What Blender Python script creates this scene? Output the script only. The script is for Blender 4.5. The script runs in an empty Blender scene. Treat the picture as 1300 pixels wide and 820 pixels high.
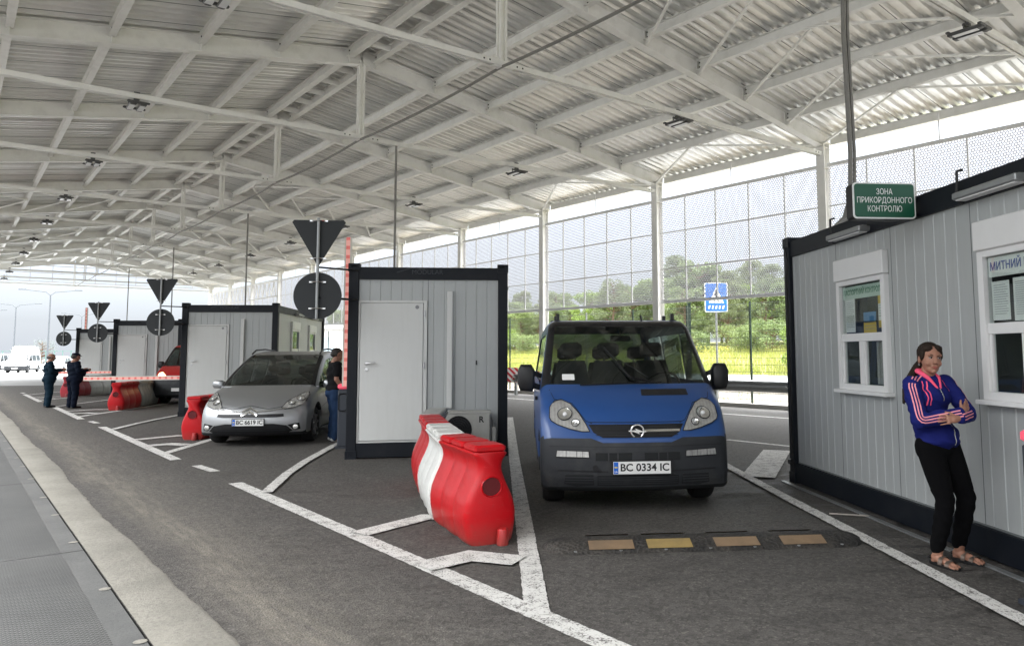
import bpy, bmesh, math, random
from math import sin, cos, pi, sqrt, hypot, atan2, radians
from mathutils import Vector, Matrix
from mathutils.bvhtree import BVHTree
from mathutils.geometry import delaunay_2d_cdt
random.seed(7)
S = bpy.context.scene
COL = S.collection

# ------------------------------------------------------------------ helpers
class G:
    """collects geometry for ONE mesh object"""
    def __init__(s): s.v = []; s.f = []; s.mi = []; s.m = 0
    def add(s, vs, fs):
        n = len(s.v); s.v += [tuple(p) for p in vs]
        for f in fs: s.f.append(tuple(i+n for i in f)); s.mi.append(s.m)
        return s
    def box(s, x0, x1, y0, y1, z0, z1, ch=0.0):
        if ch > 0:
            c = ch
            def ring(z, i): return [(x0+i+c, y0+i, z), (x1-i-c, y0+i, z), (x1-i, y0+i+c, z), (x1-i, y1-i-c, z), (x1-i-c, y1-i, z), (x0+i+c, y1-i, z), (x0+i, y1-i-c, z), (x0+i, y0+i+c, z)]
            R = ring(z0, c)+ring(z0+c, 0)+ring(z1-c, 0)+ring(z1, c)
            F = [tuple(range(7, -1, -1)), tuple(range(24, 32))]
            for k in range(3):
                for i in range(8):
                    j = (i+1) % 8; F.append((k*8+i, k*8+j, k*8+8+j, k*8+8+i))
            return s.add(R, F)
        return s.add([(x0,y0,z0),(x1,y0,z0),(x1,y1,z0),(x0,y1,z0),(x0,y0,z1),(x1,y0,z1),(x1,y1,z1),(x0,y1,z1)],
                     [(0,3,2,1),(4,5,6,7),(0,1,5,4),(1,2,6,5),(2,3,7,6),(3,0,4,7)])
    def quad(s, a, b, c, d): return s.add([a,b,c,d], [(0,1,2,3)])
    def bar(s, p, q, w, h, up=(0,0,1)):
        p = Vector(p); q = Vector(q); d = (q-p).normalized(); u = Vector(up)
        r = d.cross(u)
        if r.length < 1e-4: r = d.cross(Vector((1,0,0)))
        r.normalize(); u = r.cross(d).normalized()
        V = []
        for e in (p, q):
            for a, b in ((-1,-1),(1,-1),(1,1),(-1,1)): V.append(e+r*a*w/2+u*b*h/2)
        return s.add(V, [(0,1,2,3),(7,6,5,4),(0,4,5,1),(1,5,6,2),(2,6,7,3),(3,7,4,0)])
    def ibeam(s, p, q, w, h, t=.012):
        """p,q along the centre of the bottom flange; web vertical"""
        p = Vector(p); q = Vector(q); d = (q-p).normalized(); r = d.cross(Vector((0,0,1))).normalized(); u = r.cross(d)
        if u.z < 0: u = -u
        s.bar(p+u*t/2, q+u*t/2, w, t, u); s.bar(p+u*(h-t/2), q+u*(h-t/2), w, t, u); s.bar(p+u*h/2, q+u*h/2, t, h-2*t-.002, u)
        return s
    def tube(s, pts, r, n=10, cap=True):
        pts = [Vector(p) for p in pts]; R = r if isinstance(r, (list, tuple)) else [r]*len(pts)
        V = []; F = []; prev = None
        for i, p in enumerate(pts):
            d = (pts[min(i+1, len(pts)-1)]-pts[max(i-1, 0)]).normalized()
            if prev is None:
                a = d.cross(Vector((0,0,1)))
                if a.length < 1e-3: a = d.cross(Vector((0,1,0)))
            else: a = prev-d*prev.dot(d)
            a.normalize(); prev = a; b = d.cross(a)
            for k in range(n):
                t = 2*pi*k/n; V.append(p+(a*cos(t)+b*sin(t))*R[i])
        for i in range(len(pts)-1):
            for k in range(n):
                k2 = (k+1) % n; F.append((i*n+k, i*n+k2, (i+1)*n+k2, (i+1)*n+k))
        if cap: F.append(tuple(range(n-1, -1, -1))); F.append(tuple((len(pts)-1)*n+k for k in range(n)))
        return s.add(V, F)
    def lathe(s, prof, n=24, M=None, cap=False):
        """prof: (radius, height) list, about local Z; M matrix"""
        M = M or Matrix.Identity(4); V = []; F = []
        for r, z in prof:
            for k in range(n): V.append(M @ Vector((r*cos(2*pi*k/n), r*sin(2*pi*k/n), z)))
        for i in range(len(prof)-1):
            for k in range(n):
                k2 = (k+1) % n; F.append((i*n+k, i*n+k2, (i+1)*n+k2, (i+1)*n+k))
        if cap: F.append(tuple(range(n-1, -1, -1))); F.append(tuple((len(prof)-1)*n+k for k in range(n)))
        return s.add(V, F)
    def prism(s, poly, a, b, axis='y'):
        """poly in the plane of the other two axes"""
        def P(u, v, w): return {'y': (u, w, v), 'x': (w, u, v), 'z': (u, v, w)}[axis]
        n = len(poly); V = [P(u, v, a) for u, v in poly]+[P(u, v, b) for u, v in poly]
        F = [tuple(range(n)), tuple(range(2*n-1, n-1, -1))]+[(i, (i+1) % n+0, n+(i+1) % n, n+i) for i in range(n)]
        return s.add(V, F)
    def disc(s, c, r, M=None, n=24):
        M = M or Matrix.Identity(4)
        return s.add([M @ Vector((c[0]+r*cos(2*pi*k/n), c[1]+r*sin(2*pi*k/n), c[2])) for k in range(n)], [tuple(range(n))])
    def ell(s, c, r, n=12, m=8, M=None):
        V = []; F = []
        for i in range(m+1):
            a = pi*i/m
            for k in range(n):
                b = 2*pi*k/n; p = Vector((r[0]*sin(a)*cos(b), r[1]*sin(a)*sin(b), r[2]*cos(a)))
                if M: p = M @ p
                V.append(Vector(c)+p)
        for i in range(m):
            for k in range(n):
                k2 = (k+1) % n; F.append((i*n+k, (i+1)*n+k, (i+1)*n+k2, i*n+k2))
        return s.add(V, F)

def obj(name, g, mat, parent=None, smooth=False, bevel=0, tri=False):
    me = bpy.data.meshes.new(name); me.from_pydata([tuple(v) for v in g.v], [], g.f)
    mats = mat if isinstance(mat, (list, tuple)) else [mat]
    for m in mats: me.materials.append(m)
    if len(mats) > 1: me.polygons.foreach_set('material_index', g.mi)
    bm = bmesh.new(); bm.from_mesh(me)
    bmesh.ops.remove_doubles(bm, verts=bm.verts, dist=1e-5)
    bmesh.ops.recalc_face_normals(bm, faces=bm.faces)
    if bevel:
        ed = [e for e in bm.edges if len(e.link_faces) == 2 and e.calc_face_angle(0) > .6]
        bmesh.ops.bevel(bm, geom=ed, offset=bevel, segments=2, affect='EDGES', clamp_overlap=True)
    bm.to_mesh(me); bm.free()
    if smooth:
        me.polygons.foreach_set('use_smooth', [True]*len(me.polygons))
        try: me.set_sharp_from_angle(angle=radians(smooth if smooth is not True else 40))
        except Exception: pass
    o = bpy.data.objects.new(name, me); COL.objects.link(o)
    if parent: o.parent = parent
    return o

def tag(o, label=None, cat=None, group=None, kind=None):
    if label: o['label'] = label
    if cat: o['category'] = cat
    if group: o['group'] = group
    if kind: o['kind'] = kind
    return o
def thing(name, label, cat, loc=(0,0,0), rz=0, group=None):
    o = bpy.data.objects.new(name, None); COL.objects.link(o); o.empty_display_size = .2
    o.location = loc; o.rotation_euler = (0, 0, rz)
    return tag(o, label, cat, group)
def dup(root, loc, rz=None, label=None, group=None, keep=None):
    def cp(o, par):
        c = o.copy(); COL.objects.link(c); c.parent = par
        for k in list(KIDS.get(o.name, o.children)): cp(k, c)
        return c
    r = cp(root, None); r.location = loc
    if rz is not None: r.rotation_euler = (0, 0, rz)
    if label: r['label'] = label
    if group: r['group'] = group
    return r
KIDS = {}

# ------------------------------------------------------------------ materials
def srgb(r, g, b):
    f = lambda c: ((c/255+.055)/1.055)**2.4 if c > 10 else c/255/12.92
    return (f(r), f(g), f(b), 1)
def nt(name):
    m = bpy.data.materials.new(name); m.use_nodes = True; t = m.node_tree; t.nodes.clear()
    out = t.nodes.new('ShaderNodeOutputMaterial'); b = t.nodes.new('ShaderNodeBsdfPrincipled')
    t.links.new(b.outputs[0], out.inputs[0]); return m, t, b, out
def N(t, typ, **kw):
    n = t.nodes.new(typ)
    for k, v in kw.items(): setattr(n, k, v)
    return n
def L(t, a, b): t.links.new(a, b)
def math_(t, op, a, b=None, c=None, clamp=False):
    n = t.nodes.new('ShaderNodeMath'); n.operation = op; n.use_clamp = clamp
    for i, x in enumerate((a, b, c)):
        if x is None: continue
        if isinstance(x, (int, float)): n.inputs[i].default_value = x
        else: t.links.new(x, n.inputs[i])
    return n.outputs[0]
def mixc(t, f, a, b, mode='MIX'):
    n = t.nodes.new('ShaderNodeMix'); n.data_type = 'RGBA'; n.blend_type = mode
    for k, x in ((0, f), (6, a), (7, b)):
        if isinstance(x, (int, float)): n.inputs[k].default_value = x
        elif isinstance(x, (tuple, list)): n.inputs[k].default_value = tuple(x)+((1,) if len(x) == 3 else ())
        else: t.links.new(x, n.inputs[k])
    return n.outputs[2]
def ramp(t, x, a, b):
    n = t.nodes.new('ShaderNodeMapRange'); n.inputs[1].default_value = a; n.inputs[2].default_value = b
    n.clamp = True; t.links.new(x, n.inputs[0]); return n.outputs[0]
def noise(t, vec, sc, det=3, rough=.5, dist=0):
    n = t.nodes.new('ShaderNodeTexNoise'); n.inputs['Scale'].default_value = sc; n.inputs['Detail'].default_value = det
    n.inputs['Roughness'].default_value = rough; n.inputs['Distortion'].default_value = dist
    if vec is not None: t.links.new(vec, n.inputs['Vector'])
    return n.outputs['Fac']
def coords(t, kind='Object', scale=None, rot=None, loc=None):
    c = t.nodes.new('ShaderNodeTexCoord'); o = c.outputs[kind]
    if scale or rot or loc:
        m = t.nodes.new('ShaderNodeMapping')
        if scale: m.inputs['Scale'].default_value = scale
        if rot: m.inputs['Rotation'].default_value = rot
        if loc: m.inputs['Location'].default_value = loc
        t.links.new(o, m.inputs[0]); o = m.outputs[0]
    return o
def pbr(name, col, rough=.5, metal=0, var=.12, sc=6, bump=0, bsc=60, dirt=0, spec=.35, coat=0, dirtcol=(.08,.075,.065), streak=False):
    m, t, b, out = nt(name)
    v = coords(t)
    n1 = noise(t, v, sc, 4, .6)
    c = mixc(t, n1, tuple(x*(1-var) for x in col[:3]), tuple(min(1, x*(1+var)) for x in col[:3]))
    if dirt:
        v2 = coords(t, scale=(6, 6, .5)) if streak else v
        n2 = ramp(t, noise(t, v2, 3.1, 6, .65), .48, .75)
        c = mixc(t, math_(t, 'MULTIPLY', n2, dirt), c, dirtcol)
    L(t, c, b.inputs['Base Color'])
    r = math_(t, 'MULTIPLY_ADD', n1, .2*rough, rough*.9); L(t, r, b.inputs['Roughness'])
    b.inputs['Metallic'].default_value = metal
    if spec is not None: b.inputs['Specular IOR Level'].default_value = spec
    if coat: b.inputs['Coat Weight'].default_value = coat; b.inputs['Coat Roughness'].default_value = .06
    if bump:
        bn = t.nodes.new('ShaderNodeBump'); bn.inputs['Strength'].default_value = bump; bn.inputs['Distance'].default_value = .01
        L(t, noise(t, v, bsc, 3), bn.inputs['Height']); L(t, bn.outputs[0], b.inputs['Normal'])
    return m
def glass(name, tint=(.6,.68,.66), rough=.02, alpha=.75, refl=.25):
    """thin pane: part clear, part mirror-like"""
    m, t, b, out = nt(name); t.nodes.remove(b)
    tr = N(t, 'ShaderNodeBsdfTransparent'); tr.inputs[0].default_value = tint+(1,)
    gl = N(t, 'ShaderNodeBsdfGlossy'); gl.inputs['Roughness'].default_value = rough; gl.inputs[0].default_value = (.9,.95,.95,1)
    lw = N(t, 'ShaderNodeLayerWeight'); lw.inputs[0].default_value = .5
    fr = N(t, 'ShaderNodeMath'); fr.operation = 'MULTIPLY_ADD'; L(t, math_(t, 'POWER', lw.outputs['Facing'], 4.0), fr.inputs[0]); fr.inputs[1].default_value = .9; fr.inputs[2].default_value = .045
    nf = noise(t, coords(t), 1.7, 3)
    f = math_(t, 'ADD', math_(t, 'MULTIPLY', fr.outputs[0], 1.0), math_(t, 'MULTIPLY', nf, refl*.2), clamp=True)
    mx = N(t, 'ShaderNodeMixShader'); L(t, f, mx.inputs[0]); L(t, tr.outputs[0], mx.inputs[1]); L(t, gl.outputs[0], mx.inputs[2])
    L(t, mx.outputs[0], out.inputs[0]); return m
def emit(name, col, st):
    m, t, b, out = nt(name); b.inputs['Base Color'].default_value = col; b.inputs['Emission Color'].default_value = col
    L(t, math_(t, 'MULTIPLY_ADD', noise(t, coords(t), 30, 2), st*.2, st*.9), b.inputs['Emission Strength']); return m

DX, DY = -.52602, .85048          # direction in which the row of booths and the canopy run
NX, NY = -.85048, -.52602         # across the hall, from the right-hand wall to the left
ROT = atan2(DY, DX)
def row(n, s): return (DX*s+NX*n, DY*s+NY*n)   # n across, s along

M = {}
M['steel'] = pbr('white_painted_steel', (.82,.815,.785), .42, var=.05, dirt=.25, dirtcol=(.40,.39,.35), sc=1.2)
M['deck'] = pbr('galvanised_roof_sheet', (.80,.80,.77), .30, .30, var=.07, dirt=.2, dirtcol=(.45,.45,.42), sc=.8, bump=.05, bsc=8)
M['bolt'] = pbr('dark_bolt', (.04,.04,.04), .5, .3)
M['anth'] = pbr('anthracite_paint', (.005,.007,.011), .5, var=.2, spec=.22, dirt=.25, dirtcol=(.03,.03,.03), sc=3, bump=.05, bsc=30)
M['panel'] = pbr('light_grey_sandwich_panel', (.40,.415,.41), .38, .10, var=.05, dirt=.25, dirtcol=(.28,.29,.28), sc=1.5, streak=True)
M['panel_dark'] = pbr('panel_seam', (.12,.13,.13), .6)
M['doorw'] = pbr('off_white_door_paint', (.60,.605,.585), .4, var=.03, dirt=.15, dirtcol=(.45,.44,.40), streak=True)
M['pvc'] = pbr('white_pvc', (.72,.72,.71), .35, var=.03, dirt=.15, dirtcol=(.5,.5,.48))
M['chrome'] = pbr('chrome', (.75,.75,.75), .15, 1, var=.05)
M['alu'] = pbr('brushed_metal', (.5,.5,.5), .35, .9)
M['black'] = pbr('black_plastic', (.012,.012,.013), .45, var=.25)
M['rubber'] = pbr('rubber', (.018,.018,.018), .8, var=.3, dirt=.4, dirtcol=(.06,.055,.05))
M['dark'] = pbr('dark_interior', (.010,.011,.012), .8)
M['signback'] = pbr('dark_grey_sign_back', (.036,.039,.041), .55, spec=.2, var=.1, sc=4)
M['galv'] = pbr('galvanised_steel', (.30,.31,.31), .42, .6, var=.15, sc=10, dirt=.3, dirtcol=(.18,.17,.16))
M['conduit'] = pbr('grey_conduit', (.22,.215,.20), .5, .2, var=.1)
M['ledhousing'] = pbr('lamp_housing_grey', (.10,.10,.10), .5, .3)
M['lens'] = pbr('pale_lamp_lens', (.75,.75,.75), .2)
M['glass'] = glass('window_glass', (.93,.96,.95), refl=.15)
M['paper'] = pbr('white_paper', (.75,.75,.73), .7, var=.04)
M['ink'] = pbr('grey_ink', (.25,.25,.26), .8)
M['red'] = None
# ------------------------------------------------------------------ camera
F_, CX_, CY_, YAW, PITCH, ROLL, EYE = 968.2823, 732.8813, 363.3294, -.13309, .08855, -.006427, 1.56057
cy_, sy_, cp_, sp_ = cos(YAW), sin(YAW), cos(PITCH), sin(PITCH)
fw = Vector((-sy_*cp_, cy_*cp_, sp_)); rt = Vector((cy_, sy_, 0)); upv = rt.cross(fw)
r2 = rt*cos(ROLL)+upv*sin(ROLL); u2 = -rt*sin(ROLL)+upv*cos(ROLL)
cam = bpy.data.cameras.new('camera'); co = bpy.data.objects.new('camera', cam); COL.objects.link(co)
Mx = Matrix((r2, u2, -fw)).transposed().to_4x4(); Mx.translation = (0, 0, EYE); co.matrix_world = Mx
cam.sensor_width = 36; cam.sensor_fit = 'HORIZONTAL'; cam.lens = F_/1300*36
cam.shift_x = -(CX_-650)/1300; cam.shift_y = (CY_-410)/1300
cam.clip_end = 2000; cam.clip_start = .05
S.camera = co

# ------------------------------------------------------------------ world and sun: bright overcast
W = bpy.data.worlds.new('World'); S.world = W; W.use_nodes = True; t = W.node_tree; t.nodes.clear()
out = N(t, 'ShaderNodeOutputWorld')
SUN_EL, SUN_AZ = radians(52), radians(200)
sky = N(t, 'ShaderNodeTexSky'); sky.sky_type = 'NISHITA'; sky.sun_disc = False
sky.sun_elevation = SUN_EL; sky.sun_rotation = SUN_AZ; sky.dust_density = 3
b1 = N(t, 'ShaderNodeBackground'); b1.inputs[1].default_value = .05; L(t, sky.outputs[0], b1.inputs[0])
tc = N(t, 'ShaderNodeTexCoord'); sep = N(t, 'ShaderNodeSeparateXYZ'); L(t, tc.outputs['Generated'], sep.inputs[0])
el = math_(t, 'MAXIMUM', sep.outputs[2], 0.0)
cl = noise(t, coords(t, 'Generated', scale=(1, 1, 3)), 2.2, 5, .55, .4)
hz = ramp(t, el, 0.0, .45)
colr = mixc(t, hz, (.80,.86,.95), (.97,.985,1.0))
b2 = N(t, 'ShaderNodeBackground'); L(t, colr, b2.inputs[0])
lum = math_(t, 'ADD', math_(t, 'MULTIPLY', ramp(t, el, .30, .80), 14.0), math_(t, 'MULTIPLY_ADD', ramp(t, el, .04, .35), 1.5, .82))
lum = math_(t, 'MULTIPLY', lum, math_(t, 'MULTIPLY_ADD', cl, .30, .87))
L(t, lum, b2.inputs[1])
ad = N(t, 'ShaderNodeAddShader'); L(t, b1.outputs[0], ad.inputs[0]); L(t, b2.outputs[0], ad.inputs[1]); L(t, ad.outputs[0], out.inputs[0])
sl = bpy.data.lights.new('sun', 'SUN'); sl.energy = 1.2; sl.angle = radians(14); sl.color = (1, .97, .92)
so = bpy.data.objects.new('sun', sl); COL.objects.link(so)
az = SUN_AZ; sd = Vector((sin(az)*cos(SUN_EL), cos(az)*cos(SUN_EL), sin(SUN_EL)))
so.rotation_euler = (-sd).to_track_quat('-Z', 'Y').to_euler(); so.location = (0, 0, 30)
S.view_settings.view_transform = 'Standard'; S.view_settings.look = 'None'; S.view_settings.exposure = 0; S.view_settings.gamma = 1
S.render.engine = 'CYCLES'
S.cycles.max_bounces = 12; S.cycles.diffuse_bounces = 5; S.cycles.transparent_max_bounces = 24; S.cycles.glossy_bounces = 4
S.cycles.use_denoising = True; S.cycles.sample_clamp_indirect = 8; S.cycles.caustics_reflective = False; S.cycles.caustics_refractive = False

# ------------------------------------------------------------------ ground
def asphalt():
    m, t, b, out = nt('asphalt'); v = coords(t)
    mp = N(t, 'ShaderNodeMapping'); mp.inputs['Rotation'].default_value = (0, 0, -ROT); L(t, v, mp.inputs[0])   # x' along the row, y' across
    sp = N(t, 'ShaderNodeSeparateXYZ'); L(t, mp.outputs[0], sp.inputs[0])
    big = noise(t, v, .35, 5, .6); mid = noise(t, v, 2.5, 5, .65); fine = noise(t, v, 90, 3, .7)
    vo = N(t, 'ShaderNodeTexVoronoi'); vo.inputs['Scale'].default_value = 75; L(t, v, vo.inputs['Vector'])
    c = mixc(t, big, (.044,.041,.038), (.070,.065,.060))
    c = mixc(t, math_(t, 'MULTIPLY', ramp(t, mid, .35, .75), .45), c, (.085,.079,.073))
    # stones: fine light and dark speckle
    c = mixc(t, ramp(t, fine, .36, .66), mixc(t, .62, c, (.016,.014,.013)), mixc(t, .5, c, (.20,.185,.165)))
    f2 = noise(t, v, 230, 2, .8); c = mixc(t, ramp(t, f2, .42, .62), mixc(t, .35, c, (.02,.018,.017)), c)
    v4 = N(t, 'ShaderNodeTexVoronoi'); v4.inputs['Scale'].default_value = 38; L(t, v, v4.inputs['Vector']); s4 = N(t, 'ShaderNodeSeparateColor'); L(t, v4.outputs['Color'], s4.inputs[0])
    c = mixc(t, .45, c, mixc(t, s4.outputs[1], (.032,.030,.028), (.130,.121,.111)))
    crk = N(t, 'ShaderNodeTexVoronoi'); crk.feature = 'DISTANCE_TO_EDGE'; crk.inputs['Scale'].default_value = .23; mpc = N(t, 'ShaderNodeVectorMath'); mpc.operation = 'ADD'; L(t, v, mpc.inputs[0]); ncv = N(t, 'ShaderNodeTexNoise'); ncv.inputs['Scale'].default_value = 1.1; ncv.inputs['Detail'].default_value = 6; L(t, v, ncv.inputs['Vector']); L(t, ncv.outputs['Color'], mpc.inputs[1]); L(t, mpc.outputs[0], crk.inputs['Vector'])
    c = mixc(t, math_(t, 'MULTIPLY', math_(t, 'SUBTRACT', 1, ramp(t, crk.outputs['Distance'], 0, .0022)), .55), c, (.014,.013,.012))
    oil = ramp(t, noise(t, v, 1.05, 4, .5, .3), .66, .74); c = mixc(t, math_(t, 'MULTIPLY', oil, .4), c, (.022,.020,.018))
    sx = N(t, 'ShaderNodeSeparateColor'); L(t, vo.outputs['Color'], sx.inputs[0])
    c = mixc(t, math_(t, 'MULTIPLY', ramp(t, sx.outputs[0], .90, .96), .35), c, (.22,.20,.18))
    # dusty pale wheel tracks beside the concrete strip (across coordinate)
    q = sp.outputs[1]
    wob = math_(t, 'MULTIPLY_ADD', noise(t, mp.outputs[0], .4, 3), .5, q)
    def band(c0, w): return math_(t, 'SUBTRACT', 1, ramp(t, math_(t, 'ABSOLUTE', math_(t, 'SUBTRACT', wob, c0)), 0, w))
    dust = math_(t, 'ADD', math_(t, 'MULTIPLY', band(-1.62+.25, .30), 1.15), math_(t, 'MULTIPLY', band(-1.95+.25, .55), .45))
    vst = N(t, 'ShaderNodeMapping'); vst.inputs['Scale'].default_value = (1.2, 9, 1); L(t, mp.outputs[0], vst.inputs[0])
    dust = math_(t, 'MULTIPLY', dust, ramp(t, noise(t, vst.outputs[0], 1.5, 5, .7), .25, .8))
    c = mixc(t, math_(t, 'MULTIPLY', math_(t, 'MULTIPLY', dust, ramp(t, fine, .25, .6)), .85), c, (.24,.215,.175))
    # darker damp streaks across the lane near the right-hand booth and oil stains
    st = N(t, 'ShaderNodeMapping'); st.inputs['Scale'].default_value = (1.0, 3.2, 1); st.inputs['Rotation'].default_value = (0, 0, .35); L(t, v, st.inputs[0])
    wet = ramp(t, noise(t, st.outputs[0], 1.6, 7, .72, .8), .48, .62)
    sv = N(t, 'ShaderNodeSeparateXYZ'); L(t, v, sv.inputs[0])
    near = math_(t, 'MULTIPLY', ramp(t, sv.outputs[0], 1.6, 3.6), math_(t, 'SUBTRACT', 1, ramp(t, sv.outputs[1], 10, 13)))
    near = math_(t, 'MAXIMUM', near, .35)
    wet = math_(t, 'MULTIPLY', wet, near)
    c = mixc(t, math_(t, 'MULTIPLY', wet, .8), c, (.012,.011,.010))
    L(t, c, b.inputs['Base Color'])
    L(t, math_(t, 'MULTIPLY_ADD', wet, -.35, .82), b.inputs['Roughness']); b.inputs['Specular IOR Level'].default_value = .35
    bn = N(t, 'ShaderNodeBump'); bn.inputs['Strength'].default_value = .7; bn.inputs['Distance'].default_value = .006
    L(t, math_(t, 'ADD', math_(t, 'MULTIPLY', vo.outputs['Distance'], .8), fine), bn.inputs['Height']); L(t, bn.outputs[0], b.inputs['Normal'])
    return m
def simple_ground(name, c1, c2, c3, sc=1.0, fs=40, bump=.4, rough=.9):
    m, t, b, out = nt(name); v = coords(t)
    c = mixc(t, ramp(t, noise(t, v, sc, 6, .6), .3, .7), c1, c2)
    c = mixc(t, math_(t, 'MULTIPLY', ramp(t, noise(t, v, fs, 3, .7), .45, .75), .6), c, c3)
    L(t, c, b.inputs['Base Color']); b.inputs['Roughness'].default_value = rough
    bn = N(t, 'ShaderNodeBump'); bn.inputs['Strength'].default_value = bump; bn.inputs['Distance'].default_value = .01
    L(t, noise(t, v, fs, 4, .7), bn.inputs['Height']); L(t, bn.outputs[0], b.inputs['Normal']); return m
def rowpoly(g, ns, s0, s1, z, zs=None, k=1):
    """strip between cross coordinates ns[0]..ns[-1] with heights zs"""
    for a in range(len(ns)-1):
        for i in range(k):
            sa = s0+(s1-s0)*i/k; sb = s0+(s1-s0)*(i+1)/k
            za = zs[a] if zs else z; zb = zs[a+1] if zs else z
            p = row(ns[a], sa); q = row(ns[a+1], sa); r_ = row(ns[a+1], sb); s_ = row(ns[a], sb)
            g.quad(p+(za,), q+(zb,), r_+(zb,), s_+(za,))
M['asphalt'] = asphalt()
g = G(); g.quad((-700,-300,0), (700,-300,0), (700,900,0), (-700,900,0))
tag(obj('ground', g, M['asphalt']), kind='structure')
# concrete strip with an uneven poured edge, and the steel weighing plates left of it
M['conc'] = simple_ground('pale_concrete', (.19,.18,.155), (.27,.256,.22), (.13,.122,.108), 1.6, 38, .6)
g = G(); n_ = 1050; rr = random.Random(3); edge = []
w1 = 0
for i in range(n_+1):
    s = -6+i*.04; w1 = w1*.7+rr.uniform(-.006, .006)
    edge.append((s, -1.27+.022*sin(s*.7+1)+.010*sin(s*2.3)+w1))
for i in range(n_):
    (sa, na), (sb, nb) = edge[i], edge[i+1]
    a, b_ = row(na, sa), row(nb, sb); a2, b2_ = row(na+.03, sa), row(nb+.03, sb); c_, d_ = row(-.925, sa), row(-.925, sb)
    g.quad(a+(.0,), b_+(.0,), b2_+(.016,), a2+(.016,)); g.quad(a2+(.016,), b2_+(.016,), d_+(.018,), c_+(.018,))
tag(obj('concrete_strip', g, M['conc'], smooth=True), kind='structure')
def plate_mat():
    m, t, b, out = nt('worn_tread_plate'); v = coords(t)
    c = mixc(t, ramp(t, noise(t, v, 1.3, 6, .65), .3, .7), (.088,.090,.088), (.135,.135,.13))
    ck = N(t, 'ShaderNodeMapping'); ck.inputs['Rotation'].default_value = (0, 0, -ROT+.785); L(t, v, ck.inputs[0])
    s = N(t, 'ShaderNodeSeparateXYZ'); L(t, ck.outputs[0], s.inputs[0])
    k = 118.0
    h = math_(t, 'MULTIPLY', math_(t, 'SINE', math_(t, 'MULTIPLY', s.outputs[0], k)), math_(t, 'SINE', math_(t, 'MULTIPLY', s.outputs[1], k)))
    hp = ramp(t, math_(t, 'ABSOLUTE', h), .18, .5)
    c = mixc(t, math_(t, 'MULTIPLY', hp, .9), c, (.045,.045,.045))
    c = mixc(t, math_(t, 'MULTIPLY', ramp(t, noise(t, v, 4, 7, .7), .6, .75), .5), c, (.05,.045,.04))
    L(t, c, b.inputs['Base Color']); b.inputs['Roughness'].default_value = .62; b.inputs['Metallic'].default_value = .15
    bn = N(t, 'ShaderNodeBump'); bn.inputs['Strength'].default_value = .6; bn.inputs['Distance'].default_value = .004
    L(t, hp, bn.inputs['Height']); L(t, bn.outputs[0], b.inputs['Normal']); return m
M['plate'] = plate_mat(); M['plate_edge'] = simple_ground('plate_border', (.08,.081,.079), (.115,.114,.11), (.06,.06,.058), 2, 50, .3)
M['gap'] = pbr('joint_shadow', (.01,.01,.01), .9)
g = G(); rowpoly(g, [-.925, 3.3], -6, 40, .006); tag(obj('platform_pit', g, M['gap']), kind='structure')
for k in range(9):
    s0 = -5.61+k*4.32
    g = G()
    g.m = 0; rowpoly(g, [-.905, -.76], s0+.008, s0+4.312, .026); rowpoly(g, [-.76, 3.2], s0+.008, s0+.05, .026); rowpoly(g, [-.76, 3.2], s0+4.27, s0+4.312, .026)
    g.m = 1; rowpoly(g, [-.76, 3.2], s0+.05, s0+4.27, .026)
    tag(obj('platform_plate', g, [M['plate_edge'], M['plate']]), kind='structure')
g = G()
for k in range(9):
    for f in (.35, 1.78, 3.0):
        c0 = row(-.875, -5.61+k*4.32+f); Mt = Matrix.Translation((c0[0], c0[1], .031))
        g.disc((0,0,0), .036, Mt, 14)
tag(obj('platform_recess', g, M['conc']), kind='structure')
# ground outside the right-hand wall
M['gravel'] = simple_ground('sandy_gravel', (.20,.165,.12), (.29,.25,.19), (.10,.085,.065), .8, 14, .8)
M['road'] = simple_ground('pale_service_road', (.22,.22,.216), (.28,.28,.27), (.18,.18,.18), .3, 30, .2)
M['kerb'] = simple_ground('kerb_concrete', (.38,.37,.35), (.46,.45,.43), (.3,.29,.27), 2, 30, .3)
M['meadow'] = simple_ground('meadow_soil', (.16,.17,.05), (.27,.26,.09), (.08,.11,.03), .25, 3, .6)
g = G(); rowpoly(g, [-23.6, -17.9], -40, 200, .02); tag(obj('gravel_shoulder', g, M['gravel']), kind='structure')
g = G(); rowpoly(g, [-40, -23.6], -40, 260, .012); tag(obj('service_road', g, M['road']), kind='structure')
g = G()
for nn, zz in ((-23.6, .14), (-40.0, .14), (-17.75, .12)):
    a = row(nn, -40)+(0,); b_ = row(nn, 200)+(0,)
    g.bar((a[0], a[1], zz/2), (b_[0], b_[1], zz/2), .16, zz)
tag(obj('kerb', g, M['kerb']), kind='structure')
g = G()
nn = [-40.1, -44, -50, -58, -70, -90, -140, -400]; zz = [.05, .35, 1.1, 2.0, 2.7, 3.2, 4, 6]
rowpoly(g, nn, -80, 420, 0, zz, 24)
tag(obj('meadow', g, M['meadow'], smooth=True), kind='structure')
def meadow_z(n):
    n = max(min(n, -40.1), -399)
    for i in range(len(nn)-1):
        if nn[i+1] <= n <= nn[i]: return zz[i]+(zz[i+1]-zz[i])*(nn[i]-n)/(nn[i]-nn[i+1])
    return 0
# pale open apron beyond the far end on the left
g = G(); g.quad((-260,62,.008), (-19,46,.008), (-14,150,.008), (-260,260,.008))
rowpoly(g, [21.5, 160], -160, 60, .008); rowpoly(g, [-17, 21.5], -160, -24, .010)  # unseen pale ground left and behind, added to bounce light onto the roof
tag(obj('apron', g, M['road']), kind='structure')

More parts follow.
